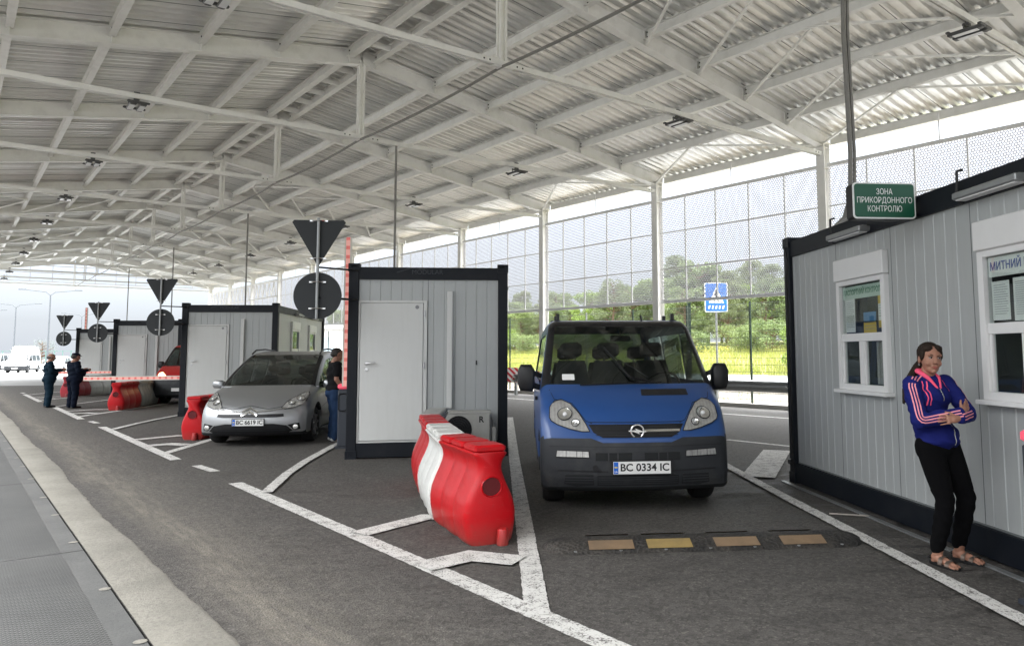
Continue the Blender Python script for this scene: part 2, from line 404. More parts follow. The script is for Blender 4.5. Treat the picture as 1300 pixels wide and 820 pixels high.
# ------------------------------------------------------------------ road markings
def paint():
    m, t, b, out = nt('worn_road_paint'); v = coords(t)
    n1 = noise(t, v, 70, 3, .75); n2 = noise(t, v, 9, 5, .7); n3 = noise(t, v, 1.6, 5, .6)
    w = ramp(t, math_(t, 'ADD', math_(t, 'MULTIPLY', n1, .75), math_(t, 'MULTIPLY', n2, .40)), .60, .66)
    c = mixc(t, n3, (.50,.49,.46), (.64,.63,.60))
    c = mixc(t, math_(t, 'MULTIPLY', ramp(t, n2, .5, .75), .35), c, (.30,.285,.26))
    c = mixc(t, w, c, (.11,.10,.095))
    L(t, c, b.inputs['Base Color']); b.inputs['Roughness'].default_value = .75
    bn = N(t, 'ShaderNodeBump'); bn.inputs['Strength'].default_value = .4; bn.inputs['Distance'].default_value = .004
    L(t, n1, bn.inputs['Height']); L(t, bn.outputs[0], b.inputs['Normal']); return m
M['paint'] = paint()
zlev = [0]
def stripe(g, pts, w, z, rr=random.Random(5)):
    """mitred ribbon with slightly ragged edges along pts"""
    P = [Vector((p[0], p[1], 0)) for p in pts]; Lf, Rt = [], []
    for i, p in enumerate(P):
        d1 = (P[i]-P[i-1]).normalized() if i else (P[1]-P[0]).normalized()
        d2 = (P[i+1]-P[i]).normalized() if i < len(P)-1 else d1
        n1 = Vector((-d1.y, d1.x, 0)); n2 = Vector((-d2.y, d2.x, 0)); m = (n1+n2).normalized(); k = w/2/max(.4, m.dot(n1))
        Lf.append(p+m*k); Rt.append(p-m*k)
    V = []
    for i in range(len(P)-1):
        n = max(1, int((P[i+1]-P[i]).length/.035))
        for k in range(n+(i == len(P)-2)):
            for e, Q in ((1, Lf), (-1, Rt)):
                q = Q[i].lerp(Q[i+1], k/n); d = (P[i+1]-P[i]).normalized(); V.append(q+Vector((-d.y, d.x, 0))*rr.uniform(-.004, .004)+Vector((0, 0, z)))
    g.add(V, [(2*i, 2*i+1, 2*i+3, 2*i+2) for i in range(len(V)//2-1)])
for k in (-1, 0, 1, 2, 3):
    ox, oy = -5.35*k, 8.48*k
    T_ = lambda L_: [(x+ox, y+oy) for x, y in L_]
    g = G(); e = (k == 0)
    stripe(g, T_([(-2.93, 10.08), (1.75, 2.55) if e else (.86, 3.98)] if k >= 0 else [(-2.9, 10.0), (.8, 4.2)]), .16, .004)
    if k >= 0:
        stripe(g, T_([(.38, 4.72), (.60, 12), (.86, 19.2)]), .155, .008)
        stripe(g, T_([(-1.0, 7.02), (-.47, 7.63), (.34, 7.52)]), .23, .012)
        stripe(g, T_([(-.38, 5.86), (-.03, 6.12), (.34, 5.92)]), .28, .016)
    stripe(g, T_([(-2.35, 9.25), (-2.45, 10.67), (-2.47, 11.84), (-2.41, 13.8), (-2.2, 16), (-1.95, 18.7)]) if k >= 0 else [(3.05, -1), (3.14, 4.17), (3.31, 7.94), (3.44, 10.21), (3.62, 12.4), (3.9, 15)], .13, .020)
    stripe(g, T_([(-1.9, 17.9), (-.75, 20.3)]) if k >= 0 else [(3.5, 9.3), (4.75, 11.75)], .13 if k >= 0 else .42, .024)
    stripe(g, T_([(-3.96, 11.76), (-3.5, 11.12)]), .13, .004)
    tag(obj('road_marking', g, M['paint']), kind='structure')
g = G(); stripe(g, [row(-10.95, 6.2), row(-10.95, 9.1)], .12, .004); stripe(g, [row(-15.5, -8), row(-15.5, 70)], .13, .006)
tag(obj('road_marking', g, M['paint']), kind='structure')
# ------------------------------------------------------------------ canopy
PX, PY, PZ = 8.9917, 18.5638, 6.8841; SP = 6.0918; HALF = 10.056; RISE = 1.601; SL = .0083; SPAN = 2*HALF
FR = list(range(-3, 11))
cn = thing('canopy', 'long white steel canopy with corrugated pitched roof over the control lanes', 'canopy', (PX, PY, 0), ROT)
def zb(n): return PZ+RISE*(n/HALF if n <= HALF else (SPAN-n)/HALF)     # underside of rafter, before the slope along the hall
def cp(s, n, z): return (s, n, z+SL*s)
DEP = .40
def corr(g, n0, n1, s0, s1, dz, p=.27, h=.065):
    """trapezoidal roof sheet, ribs running down the slope; dark lap seams are separate thin bars"""
    k = int((s1-s0)/p)
    prof = []
    for i in range(k):
        a = s0+i*p
        prof += [(a, 0), (a+p*.32, 0), (a+p*.45, h), (a+p*.87, h)]
    prof.append((s0+k*p, 0))
    V = []; F = []; ns = [n0+(n1-n0)*j/6 for j in range(7)]
    for j, n in enumerate(ns):
        lap = 0
        for s, hh in prof: V.append(cp(s, n, zb(n)+dz+hh))
    m = len(prof)
    for j in range(6):
        for i in range(m-1): F.append((j*m+i, j*m+i+1, (j+1)*m+i+1, (j+1)*m+i))
    g.add(V, F)
s0, s1 = FR[0]*SP-1.0, FR[-1]*SP+.6
for a, b_ in ((HALF, -.55), (HALF, SPAN+.55)):
    g = G(); corr(g, a, b_, s0, s1, DEP+.005)
    obj('roof_sheet', g, M['deck'], cn)
g = G()
for i in range(int((s1-s0)/1.08)):
    s = s0+.05+i*1.08
    for a, b_ in ((HALF-.05, -.5), (HALF+.05, SPAN+.5)):
        g.bar(cp(s, a, zb(a)+DEP+.003), cp(s, b_, zb(b_)+DEP+.003), .012, .006)
obj('sheet_lap_seam', g, M['panel_dark'], cn)
g = G()
for i in range(1):
    g.bar(cp(s0, HALF, zb(HALF)+DEP+.09), cp(s1, HALF, zb(HALF)+DEP+.09), .9, .01)
obj('ridge_cap', g, M['deck'], cn)
for i in FR:
    s = i*SP
    for side in (0, 1):
        n0 = 0 if side == 0 else SPAN
        g = G(); top = PZ+SL*s
        # H column with cap and base plate
        for a in (-.13, .13): g.box(s-.12, s+.12, n0+a-.008, n0+a+.008, 0, top+.1)
        g.box(s-.006, s+.006, n0-.122, n0+.122, 0, top+.1)
        g.box(s-.2, s+.2, n0-.22, n0+.22, 0, .03); g.box(s-.15, s+.15, n0-.16, n0+.16, top+.1, top+.13)
        g.box(s-.13, s+.13, n0-.14, n0+.14, top-.55, top-.535)
        obj('column', g, M['steel'], cn)
    for side in (0, 1):
        g = G(); f = (lambda n: n) if side == 0 else (lambda n: SPAN-n)
        A = Vector(cp(s, f(-.25), zb(f(-.25)) if side == 0 else zb(f(-.25)))); B = Vector(cp(s, f(HALF-.006), zb(HALF)))
        g.m = 0; g.ibeam(A, B, .20, DEP-.02, .014)
        for k in range(1, 7):                                    # stiffeners where purlins land
            n = f(k*1.62); z = zb(n)+SL*s
            for e in (-1, 1): g.box(s+e*.052-.045, s+e*.052+.045, n-.006, n+.006, z+.02, z+DEP-.03)
            g.m = 1
            for e in (-1, 1):
                for h in (.2, .3): g.box(s+e*.10-.012, s+e*.10+.012, n-.022, n+.022, z+h, z+h+.03)
            g.m = 0
        obj('rafter', g, [M['steel'], M['bolt']], cn)
    if i >= -2:
        g = G(); zt = PZ-.173
        for e in (-1, 1):
            g.m = 0; g.bar(cp(s+e*.045, .05, zt), cp(s+e*.045, SPAN-.05, zt), .05, .10); 
        g.m = 1
        for c0 in (.35, HALF-.35, HALF+.35, SPAN-.35):
            for q in (-.06, .06): g.box(s-.075, s+.075, c0+q-.014, c0+q+.014, zt+SL*s-.014, zt+SL*s+.014)
        obj('tie_beam', g, [M['steel'], M['bolt']], cn)
        g = G()
        for e in (-1, 1): g.bar(cp(s+e*.05, HALF-.05, zt-.06), cp(s+e*.05, HALF-.05, zb(HALF)+.1), .045, .045); g.bar(cp(s+e*.05, HALF+.05, zt-.06), cp(s+e*.05, HALF+.05, zb(HALF)+.1), .045, .045)
        g.box(s-.075, s+.075, HALF-.2, HALF+.2, zt+SL*s-.075, zt+SL*s-.06)
        obj('king_post', g, M['steel'], cn)
# purlins: continuous, parallel to the hall
for side in (0, 1):
    for k in range(0, 7):
        n = (-.32, 1.62, 3.24, 4.86, 6.48, 8.10, 9.72)[k]; n = n if side == 0 else SPAN-n
        g = G(); z = zb(n)+DEP-.235
        for i in FR[:-1]:
            a = cp(i*SP+.03, n, z); b_ = cp((i+1)*SP-.03, n, z); g.ibeam(a, b_, .13, .22, .012)
        obj('purlin', g, M['steel'], cn)
for i in FR[:-1]:                                                    # cross plates between the two ridge purlins, on two thin rails
    g = G()
    for k in range(1, 6):
        s = i*SP+k*SP/6; g.bar(cp(s, 9.78, zb(HALF)+.18), cp(s, SPAN-9.78, zb(HALF)+.18), .02, .14)
    for e in (9.80, SPAN-9.80): g.bar(cp(i*SP+.1, e, zb(HALF)+.11), cp(i*SP+SP-.1, e, zb(HALF)+.11), .03, .012)
    obj('ridge_bracing', g, M['steel'], cn)
# diagonal flange braces and thin rods
def brace(i, k, side, d=-1):
    """flat chevron between two frames: feet at one purlin, apex at mid-span of the next purlin up the slope"""
    f = (lambda n: n) if side == 0 else (lambda n: SPAN-n)
    na, nb = f((.1, 1.62, 3.24, 4.86, 6.48, 8.1)[k]), f((1.62, 3.24, 4.86, 6.48, 8.1, 9.72)[k])
    s = i*SP; g = G()
    for e in (0, 1):
        se = s+d*e*SP; sg_ = d*(1-2*e)
        g.bar(cp(se+.06*sg_, na, zb(na)+.06), cp(s+d*SP/2-sg_*.12, nb, zb(nb)+.15), .05, .045)
    g.bar(cp(s+d*SP/2-.25, nb, zb(nb)+.155), cp(s+d*SP/2+.25, nb, zb(nb)+.155), .08, .03)
    obj('brace', g, M['steel'], cn)
for k in range(5): brace(0, k, 0)
for i in (3, 5, 7, 9):
    for k in range(0, 5): brace(i, k, 0, 1)
for i in (4, 6, 8):
    for k in range(1, 5): brace(i, k, 1, 1)
brace(-1, 2, 0); brace(2, 0, 0); brace(1, 0, 0)
# ------------------------------------------------------------------ perforated screen wall on the right
def perf(name, p=.066, r=.35, col=(.50,.49,.54)):
    m, t, b, out = nt(name); c = coords(t); s = N(t, 'ShaderNodeSeparateXYZ'); L(t, c, s.inputs[0])
    u = math_(t, 'DIVIDE', s.outputs[0], p); v = math_(t, 'DIVIDE', s.outputs[2], p*.866)
    par = math_(t, 'MULTIPLY', math_(t, 'MODULO', math_(t, 'FLOOR', v), 2), .5)
    fu = math_(t, 'SUBTRACT', math_(t, 'FRACT', math_(t, 'ADD', u, math_(t, 'ADD', par, 400))), .5)
    fv = math_(t, 'MULTIPLY', math_(t, 'SUBTRACT', math_(t, 'FRACT', v), .5), .866)
    d = math_(t, 'SQRT', math_(t, 'ADD', math_(t, 'MULTIPLY', fu, fu), math_(t, 'MULTIPLY', fv, fv)))
    hole = math_(t, 'LESS_THAN', d, r)
    tr = N(t, 'ShaderNodeBsdfTransparent'); mx = N(t, 'ShaderNodeMixShader')
    b.inputs['Base Color'].default_value = col+(1,); b.inputs['Roughness'].default_value = .5
    tl = N(t, 'ShaderNodeBsdfTranslucent'); tl.inputs[0].default_value = col+(1,); m2 = N(t, 'ShaderNodeMixShader'); m2.inputs[0].default_value = .12
    L(t, b.outputs[0], m2.inputs[1]); L(t, tl.outputs[0], m2.inputs[2])
    L(t, hole, mx.inputs[0]); L(t, m2.outputs[0], mx.inputs[1]); L(t, tr.outputs[0], mx.inputs[2]); L(t, mx.outputs[0], out.inputs[0]); return m
M['perf'] = perf('perforated_white_sheet')
M['rail'] = pbr('pale_grey_rail', (.70,.70,.70), .45, .3, var=.06)
sw = thing('screen_wall', 'tall perforated white screen wall between the columns right of the lanes', 'screen wall', (PX, PY, 0), ROT)
ZR = (3.13, 4.17, 5.32, 6.40)
for i in range(-2, 10):
    a, b_ = i*SP+.13, (i+1)*SP-.13
    g = G(); g.quad(cp(a, -.03, ZR[0]), cp(b_, -.03, ZR[0]), cp(b_, -.03, ZR[3]), cp(a, -.03, ZR[3])); obj('mesh_panel', g, M['perf'], sw)
    g = G()
    for z, h in zip(ZR, (.09, .035, .035, .09)): g.bar(cp(a, .01, z), cp(b_, .01, z), .05, h)
    obj('rail', g, M['rail'], sw)
    if i >= 0 or i == -1:
        for k in range(1, 5):
            s = i*SP+k*SP/5; g = G(); g.box(s-.017, s+.017, -.02, .02, ZR[0]+SL*s, ZR[3]+SL*s); obj('mullion', g, M['rail'], sw)
    g = G(); s = i*SP+SP/2; g.box(s-.012, s+.012, -.02, .01, ZR[3]+SL*s, PZ+SL*s+.2); obj('upper_stay', g, M['rail'], sw)
for i in (7, 8, 9):
    g = G(); nz = 6
    g.bar(cp(i*SP+.1, .2, ZR[2]), cp(i*SP+SP-.1, .2, ZR[2]), .07, .07); g.bar(cp(i*SP+.1, .2, ZR[3]+.05), cp(i*SP+SP-.1, .2, ZR[3]+.05), .07, .07)
    for k in range(nz):
        sa = i*SP+.1+k*(SP-.2)/nz; sb = sa+(SP-.2)/nz; sm = (sa+sb)/2
        g.bar(cp(sa, .2, ZR[2]), cp(sm, .2, ZR[3]), .05, .05); g.bar(cp(sm, .2, ZR[3]), cp(sb, .2, ZR[2]), .05, .05)
    obj('lattice_beam', g, M['steel'], sw)
# far gable: rails and clear strips under the roof edge
gs = thing('gable_screen', 'glazed gable strips closing the far end of the canopy', 'screen wall', (PX, PY, 0), ROT)
s = 10*SP+.15
M['clear'] = glass('clear_sheet', (.93,.95,.985), .1, refl=.1)
g = G()
for z in (6.93, 7.62, 8.18):
    lo = max(0, HALF*(z-PZ-.05)/RISE); g.bar((s, lo, z+SL*s), (s, SPAN-lo, z+SL*s), .06, .06)
obj('rail', g, M['rail'], gs)
for k in range(1, 14):
    n = k*SPAN/14; g = G(); g.box(s-.02, s+.02, n-.02, n+.02, 6.93+SL*s, zb(n)+SL*s+.1); obj('mullion', g, M['rail'], gs)
g = G(); g.add([(s+.03, .1, 6.9+SL*s), (s+.03, SPAN-.1, 6.9+SL*s), (s+.03, SPAN-.1, PZ+.2+SL*s), (s+.03, HALF, PZ+RISE+.2+SL*s), (s+.03, .1, PZ+.2+SL*s)], [(0,1,2,3,4)]); obj('clear_sheet', g, M['clear'], gs)

# floodlights on the tie beams
def make_flood():
    t = thing('floodlight', 'x', 'floodlight', (0,0,0), ROT)
    g = G(); g.box(-.03, .03, -.05, .05, -.02, .16); g.bar((0,-.14,-.04), (0,.14,-.04), .05, .03); g.box(-.01,.01,-.15,-.13,-.10,-.02); g.box(-.01,.01,.13,.15,-.10,-.02); obj('bracket', g, M['ledhousing'], t)
    g = G(); g.box(-.26, .26, -.15, -.03, -.16, -.10, .015); g.box(-.26, .26, .03, .15, -.16, -.10, .015); g.box(-.28, -.22, -.2, .2, -.13, -.09, .01); g.box(.20, .26, -.2, .2, -.13, -.09, .01); obj('housing', g, M['ledhousing'], t)
    g = G(); g.box(-.19, .18, -.14, -.04, -.165, -.161); g.box(-.19, .18, .04, .14, -.165, -.161); obj('lens', g, M['lens'], t)
    return t
fl0 = make_flood(); KIDS[fl0.name] = list(fl0.children); first = True
def canopyP(s, n): x, y = PX+DX*s+NX*n, PY+DY*s+NY*n; return x, y
ordn = ['nearest', 'second', 'third', 'fourth', 'fifth', 'sixth', 'seventh', 'eighth', 'ninth', 'tenth', 'eleventh']
for side, nm in ((5.5, 'right'), (14.77, 'left')):
    c_ = 0
    for i in range(-1 if side < 10 else 0, 10):
        x, y = canopyP(i*SP, side); z = PZ-.173+SL*i*SP-.07
        lab = '%s lamp from the camera in the %s row of floodlights hung under the tie beams' % (ordn[c_], nm); c_ += 1
        if first: fl0.location = (x, y, z); fl0['label'] = lab; fl0['group'] = 'floodlights under the canopy'; first = False
        else: dup(fl0, (x, y, z), None, lab, 'floodlights under the canopy')
# cable sagging from king post to king post
g = G(); pts = []
for i in range(-2, 10):
    for k in range(8):
        u = k/8; s = (i+u)*SP; x, y = canopyP(s, HALF+.02); pts.append((x, y, PZ-.23+SL*s-.07*4*u*(1-u)))
g.tube(pts, .028, 7); tag(obj('power_cable', g, M['conduit'], smooth=True), 'dark cable sagging along the bottoms of the king posts', 'cable')
# drop conduits feeding the booths
for i, lab in ((-1, 'grey conduit dropping to the right-hand booth beside the green sign'), (1, 'grey conduit dropping behind the booth with the air conditioner'), (3, 'thin conduit dropping onto the booth behind the silver car'), (5, 'thin conduit dropping to the booth with the lowered barrier before it, third in the row'), (7, 'farthest thin conduit dropping onto the last booth of the row')):
    x, y = canopyP(i*SP, 9.12 if i > 0 else 8.99); zt = PZ-.2+SL*i*SP
    g = G(); bx = -5.754*((i-1)/2); by = 9.3033*((i-1)/2)
    ex, ey = (-1.2+bx, 12.2+by) if i > 0 else (3.86, 7.45)
    if i > 0: pp = [(x, y, zt), (x, y, 3.2), (x, y, 2.5)]
    else: pp = [(x, y, zt), (x-.03, y, 5.5), (x-.0, y, 4.0), (x-.02, y, 3.45), (x-.12, y-.02, 3.18), (x-.30, y-.04, 3.02), (3.9, 7.4, 2.97)]
    g.tube(pp, .03 if i < 1 else .028, 8)
    if i < 1: g.tube([(p[0]+.055, p[1], p[2]) for p in pp[:-2]], .02, 8)
    tag(obj('conduit', g, M['conduit'], smooth=True), lab, 'conduit', 'conduits dropping from the canopy')

# ------------------------------------------------------------------ text
FONT = [None]
def text(s, size, mat, parent, name='lettering', ext=.002, bold=0, align='CENTER', sx=1.0, wide=None):
    c = bpy.data.curves.new('t', 'FONT'); c.body = s; c.size = size; c.align_x = align; c.align_y = 'CENTER'; c.extrude = ext; c.offset = bold; c.space_line = 1.0
    o = bpy.data.objects.new('t', c); COL.objects.link(o); dg = bpy.context.evaluated_depsgraph_get()
    me = bpy.data.meshes.new_from_object(o.evaluated_get(dg)); bpy.data.objects.remove(o); bpy.data.curves.remove(c)
    if wide:
        xs = [v.co.x for v in me.vertices]; k = wide/(max(xs)-min(xs))
        for v in me.vertices: v.co.x *= k
    me.materials.clear(); me.materials.append(mat)
    r = bpy.data.objects.new(name, me); COL.objects.link(r); r.parent = parent; return r
def place(o, loc, rx=90, ry=0, rz=0): o.location = loc; o.rotation_euler = (radians(rx), radians(ry), radians(rz)); return o
def T_in(x):  return Matrix.Translation(Vector(x))

# ------------------------------------------------------------------ booths
BW, BL, BH = 2.44, 6.31, 2.95
M['green_txt'] = pbr('green_lettering', (.05,.22,.12), .6); M['navy'] = pbr('navy_lettering', (.02,.06,.30), .6)
M['pap_yel'] = pbr('yellow_notice', (.65,.45,.06), .6); M['pap_blue'] = pbr('blue_notice', (.08,.22,.42), .6); M['papgreen'] = pbr('pale_green_board', (.55,.66,.58), .6)
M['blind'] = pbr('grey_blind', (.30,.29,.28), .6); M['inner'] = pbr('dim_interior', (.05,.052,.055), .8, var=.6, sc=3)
M['wall_pale'] = pbr('pale_booth_side', (.50,.51,.49), .45, var=.05, dirt=.2, dirtcol=(.4,.4,.38), streak=True)
def grooved(g, fn, u0, u1, v0, v1, pitch=.2, gw=.016, gd=.006, ph=0, holes=()):
    """panel with narrow vertical grooves; fn(u, depth, v) -> point; holes (ua,ub,va,vb) are left open"""
    us = [u0]
    x = u0+ph
    segs = []
    cur = u0
    while x < u1-.03:
        if x > u0+.03: segs.append((cur, x, 0)); segs.append((x, x+gw, 1)); cur = x+gw
        x += pitch
    segs.append((cur, u1, 0))
    for a, b_, k in segs:
        if k == 0: g.quad(fn(a, 0, v0), fn(b_, 0, v0), fn(b_, 0, v1), fn(a, 0, v1))
        else:
            m = (a+b_)/2
            g.quad(fn(a, 0, v0), fn(m, gd, v0), fn(m, gd, v1), fn(a, 0, v1)); g.quad(fn(m, gd, v0), fn(b_, 0, v0), fn(b_, 0, v1), fn(m, gd, v1))
def window_unit(parent, side, y0, z0, z1, w, kind, rich):
    """y0 = near edge; side -1 = wall x=0 facing -x, +1 = wall x=BW"""
    X = (lambda d: -d) if side < 0 else (lambda d: BW+d)
    def bx(g, a, b_, ya, yb, za, zb_, ch=0):
        xa, xb = sorted((X(a), X(b_))); g.box(xa, xb, ya, yb, za, zb_, ch)
    y1 = y0+w
    g = G(); zs = z1-.23
    bx(g, -.02, .05, y0, y0+.07, z0, zs); bx(g, -.02, .05, y1-.07, y1, z0, zs); bx(g, -.02, .05, y0+.07, y1-.07, z0, z0+.06); bx(g, -.02, .05, y0+.07, y1-.07, zs-.05, zs)
    bx(g, -.02, .10, y0-.03, y1+.03, z0-.035, z0-.002)
    win = obj('window', g, M['pvc'], parent, bevel=.004)
    g = G(); bx(g, .0, .07, y0-.012, y1+.012, zs+.002, z1, .008); obj('shutter_box', g, M['pvc'], win)
    zm = z0+.53
    g = G(); bx(g, 0, .035, y0+.072, y1-.072, zm-.04, zm+.04); bx(g, 0, .035, (y0+y1)/2-.03, (y0+y1)/2+.03, z0+.062, zm-.042)
    for ya, yb in ((y0+.072, (y0+y1)/2-.032), ((y0+y1)/2+.032, y1-.072)):
        bx(g, 0, .03, ya, ya+.035, z0+.062, zm-.042); bx(g, 0, .03, yb-.035, yb, z0+.062, zm-.042)
    obj('sash', g, M['pvc'], win, bevel=.003)
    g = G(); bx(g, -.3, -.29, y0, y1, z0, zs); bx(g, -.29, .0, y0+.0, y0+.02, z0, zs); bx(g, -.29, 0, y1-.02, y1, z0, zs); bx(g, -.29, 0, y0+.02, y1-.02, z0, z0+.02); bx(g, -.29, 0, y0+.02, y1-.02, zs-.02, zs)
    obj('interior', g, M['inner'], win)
    g = G(); bx(g, .012, .015, y0+.07, y1-.07, z0+.06, zs-.05); obj('pane', g, M['glass'], win)
    if not rich: return win
    # y runs away from the camera, so as seen from outside on the -x side left = far = larger y
    zt = zs-.055
    def sheet(yc, zc, w_, h_, mat, lines=0, d=.008, im='ink'):
        g = G(); g.m = 0; bx(g, d, d+.001, yc-w_/2, yc+w_/2, zc-h_/2, zc+h_/2); g.m = 1
        for k in range(lines):
            zz = zc+h_*.40-k*h_*.8/lines; ww = w_*(.40 if k % 3 else .3)
            bx(g, d+.0015, d+.002, yc-ww, yc+w_*.40, zz-.0022, zz+.0022)
        obj('notice', g, [mat, M[im]], win)
    if kind == 'passport':
        sheet((y0+y1)/2, zt-.075, w-.16, .13, M['papgreen'])
        t = text('ПАСПОРТНИЙ КОНТРОЛЬ', .075, M['green_txt'], win, wide=w-.20, ext=.0006, bold=.001); place(t, (X(.0105), (y0+y1)/2, zt-.075), 90, 0, -90)
        sheet(y1-.22, zt-.31, .20, .34, M['paper'], 14); sheet(y0+.36, zt-.34, .24, .10, M['pap_blue'], 0); sheet(y0+.36, zt-.44, .24, .12, M['pap_yel'], 3)
        sheet(y0+.14, zt-.26, .11, .38, M['pap_yel'], 0, .007); sheet(y0+.14, zt-.30, .10, .16, M['paper'], 5, .0095)
        g = G()
        for k in range(3): g.tube([(X(-.05), y0+.16+.07*k, z0+.07), (X(-.05), y0+.16+.07*k, zm-.05)], .03, 8)
        obj('blind', g, M['blind'], win)
    elif kind == 'customs':
        sheet((y0+y1)/2, zt-.075, w-.16, .15, M['paper'])
        t = text('МИТНИЙ КОНТРОЛЬ', .085, M['navy'], win, wide=w-.20, ext=.0006, bold=.0015); place(t, (X(.0105), (y0+y1)/2, zt-.075), 90, 0, -90)
        sheet(y1-.20, zt-.33, .19, .29, M['paper'], 13); sheet(y1-.44, zt-.33, .21, .31, M['paper'], 16); sheet(y1-.70, zt-.33, .2, .3, M['paper'], 12)
    return win
def make_booth(label, idx):
    x, y = (-1.9363-5.754*(idx-1), 12.0446+9.3033*(idx-1))
    bo = thing('booth', label, 'booth', (x, y, 0), 0, 'control booths along the lanes')
    g = G(); c = .15
    for px_ in (0, BW-c):
        for py_ in (0, BL-c): g.box(px_, px_+c, py_, py_+c, .0, BH-.02, .008)
    for py_ in (0.004, BL-c-.004):
        g.box(c+.001, BW-c-.001, py_+.01, py_+c-.01, 2.73, BH-.03); g.box(c+.001, BW-c-.001, py_+.005, py_+c-.01, .02, .235)
    for px_ in (0.004, BW-c-.004):
        g.box(px_+.01, px_+c-.01, c+.001, BL-c-.001, 2.73, BH-.03); g.box(px_+.005, px_+c-.01, c+.001, BL-c-.001, .02, .235)
    g.box(.1, BW-.1, .1, BL-.1, BH-.08, BH-.05)
    obj('frame', g, M['anth'], bo)
    for px_ in (-.008, BW-c-.012):
        for py_ in (-.008, BL-c-.012):
            for z in (0, BH-.10):
                g = G()                      # corner casting with an eye left open
                a, b_ = px_, px_+.17; q0, q1 = py_, py_+.17
                g.box(a, a+.045, q0, q1, z, z+.125); g.box(b_-.045, b_, q0, q1, z, z+.125)
                g.box(a+.045, b_-.045, q0, q1, z, z+.03); g.box(a+.045, b_-.045, q0, q1, z+.095, z+.125); g.box(a+.045, b_-.045, q0+.06, q1-.06, z+.03, z+.095)
                obj('corner_casting', g, M['anth'], bo)
    FP = .055
    P_ = lambda u, d, v: (u, FP+d, v)
    wallm = M['panel']; sidem = M['panel'] if idx == 0 else M['wall_pale']
    g = G(); grooved(g, P_, c, 1.20, 2.40, 2.73, .16); grooved(g, P_, 1.205, BW-c, .235, 2.73, .165, ph=.08); obj('front_wall', g, wallm, bo)
    g = G(); g.box(1.199, 1.206, FP-.004, FP+.01, .235, 2.73); g.box(c, c+.006, FP-.003, FP+.01, .235, 2.73); obj('wall_joint', g, M['panel_dark'], bo)
    g = G(); g.box(c+.002, c+.03, FP-.03, FP+.02, .235, 2.40); g.box(1.14, 1.195, FP-.03, FP+.02, .235, 2.40); g.box(c+.03, 1.14, FP-.03, FP+.02, 2.365, 2.40)
    g.box(c+.03, 1.14, FP-.03, FP+.02, .235, .262); df = obj('door_frame', g, M['doorw'], bo, bevel=.004)
    g = G(); g.box(c+.036, 1.134, FP-.042, FP-.002, .268, 2.36, .006); dr = obj('door', g, M['doorw'], bo)
    g = G(); g.tube([(.29, FP-.044, 1.44), (.29, FP-.10, 1.44), (.30, FP-.105, 1.44), (.43, FP-.105, 1.445)], .011, 8); g.box(.265, .315, FP-.052, FP-.042, 1.415, 1.465, .004); obj('handle', g, M['alu'], dr, smooth=True)
    g = G(); g.lathe([(0, 0), (.024, 0), (.028, .01), (.01, .012), (0, .012)], 14, Matrix.Translation((.29, FP-.043, 1.34)) @ Matrix.Rotation(pi/2, 4, 'X')); obj('lock', g, M['alu'], dr)
    for z in (.5, 1.35, 2.15): g = G(); g.tube([(1.152, FP-.045, z), (1.152, FP-.045, z+.10)], .012, 8); obj('hinge', g, M['alu'], dr)
    g = G(); g.disc((0,0,0), .03, Matrix.Translation((1.04, FP-.0435, 2.30)) @ Matrix.Rotation(pi/2, 4, 'X'), 16); obj('sticker', g, M['ink'], dr)
    g = G(); g.box(1.50, 1.585, FP-.07, FP-.002, .74, 2.55, .006); obj('cable_trunking', g, M['doorw'], bo)
    g = G(); g.box(1.945, 1.965, FP-.02, FP-.002, 1.40, 1.47, .004); obj('keyhole_cover', g, M['black'], bo)
    for side in (-1, 1):
        FX = lambda u, d, v, side=side: ((.05+d) if side < 0 else (BW-.05-d), u, v)
        g = G(); edges = [c, 1.64, 2.75, 3.92, 5.02, BL-c]
        for k in range(5):
            a, b_ = edges[k]+.004, edges[k+1]-.004
            wins = {1: (1.64+.02, 2.75-.12, 1.20, 2.55), 3: (3.92+.06, 5.02-.13, 1.18, 2.53)}
            if k in wins:
                ya, yb, za, zb_ = wins[k]
                grooved(g, FX, a, b_, .235, za, .15, ph=.10); grooved(g, FX, a, b_, zb_, 2.73, .15, ph=.10)
                grooved(g, FX, a, ya, za, zb_, .15, ph=.10); grooved(g, FX, yb, b_, za, zb_, .3, ph=.10)
            else: grooved(g, FX, a, b_, .235, 2.73, .15, ph=.05 if k % 2 else .02)
        obj('side_wall', g, sidem, bo)
        g = G(); xs = .052 if side < 0 else BW-.052
        for e in edges[1:-1]: g.box(xs-.003, xs+.003, e-.004, e+.004, .235, 2.73)
        g.box(xs-.006 if side < 0 else xs-.002, xs+.002 if side < 0 else xs+.006, c, BL-c, .235, .25)
        obj('wall_joint', g, M['panel_dark'], bo)
        rich = (side < 0 and idx == 0)
        bw = thing_part = None
        window_unit_side(bo, side, 1.66, 1.20, 2.55, .97, 'customs', rich); window_unit_side(bo, side, 3.98, 1.18, 2.53, .97, 'passport', rich)
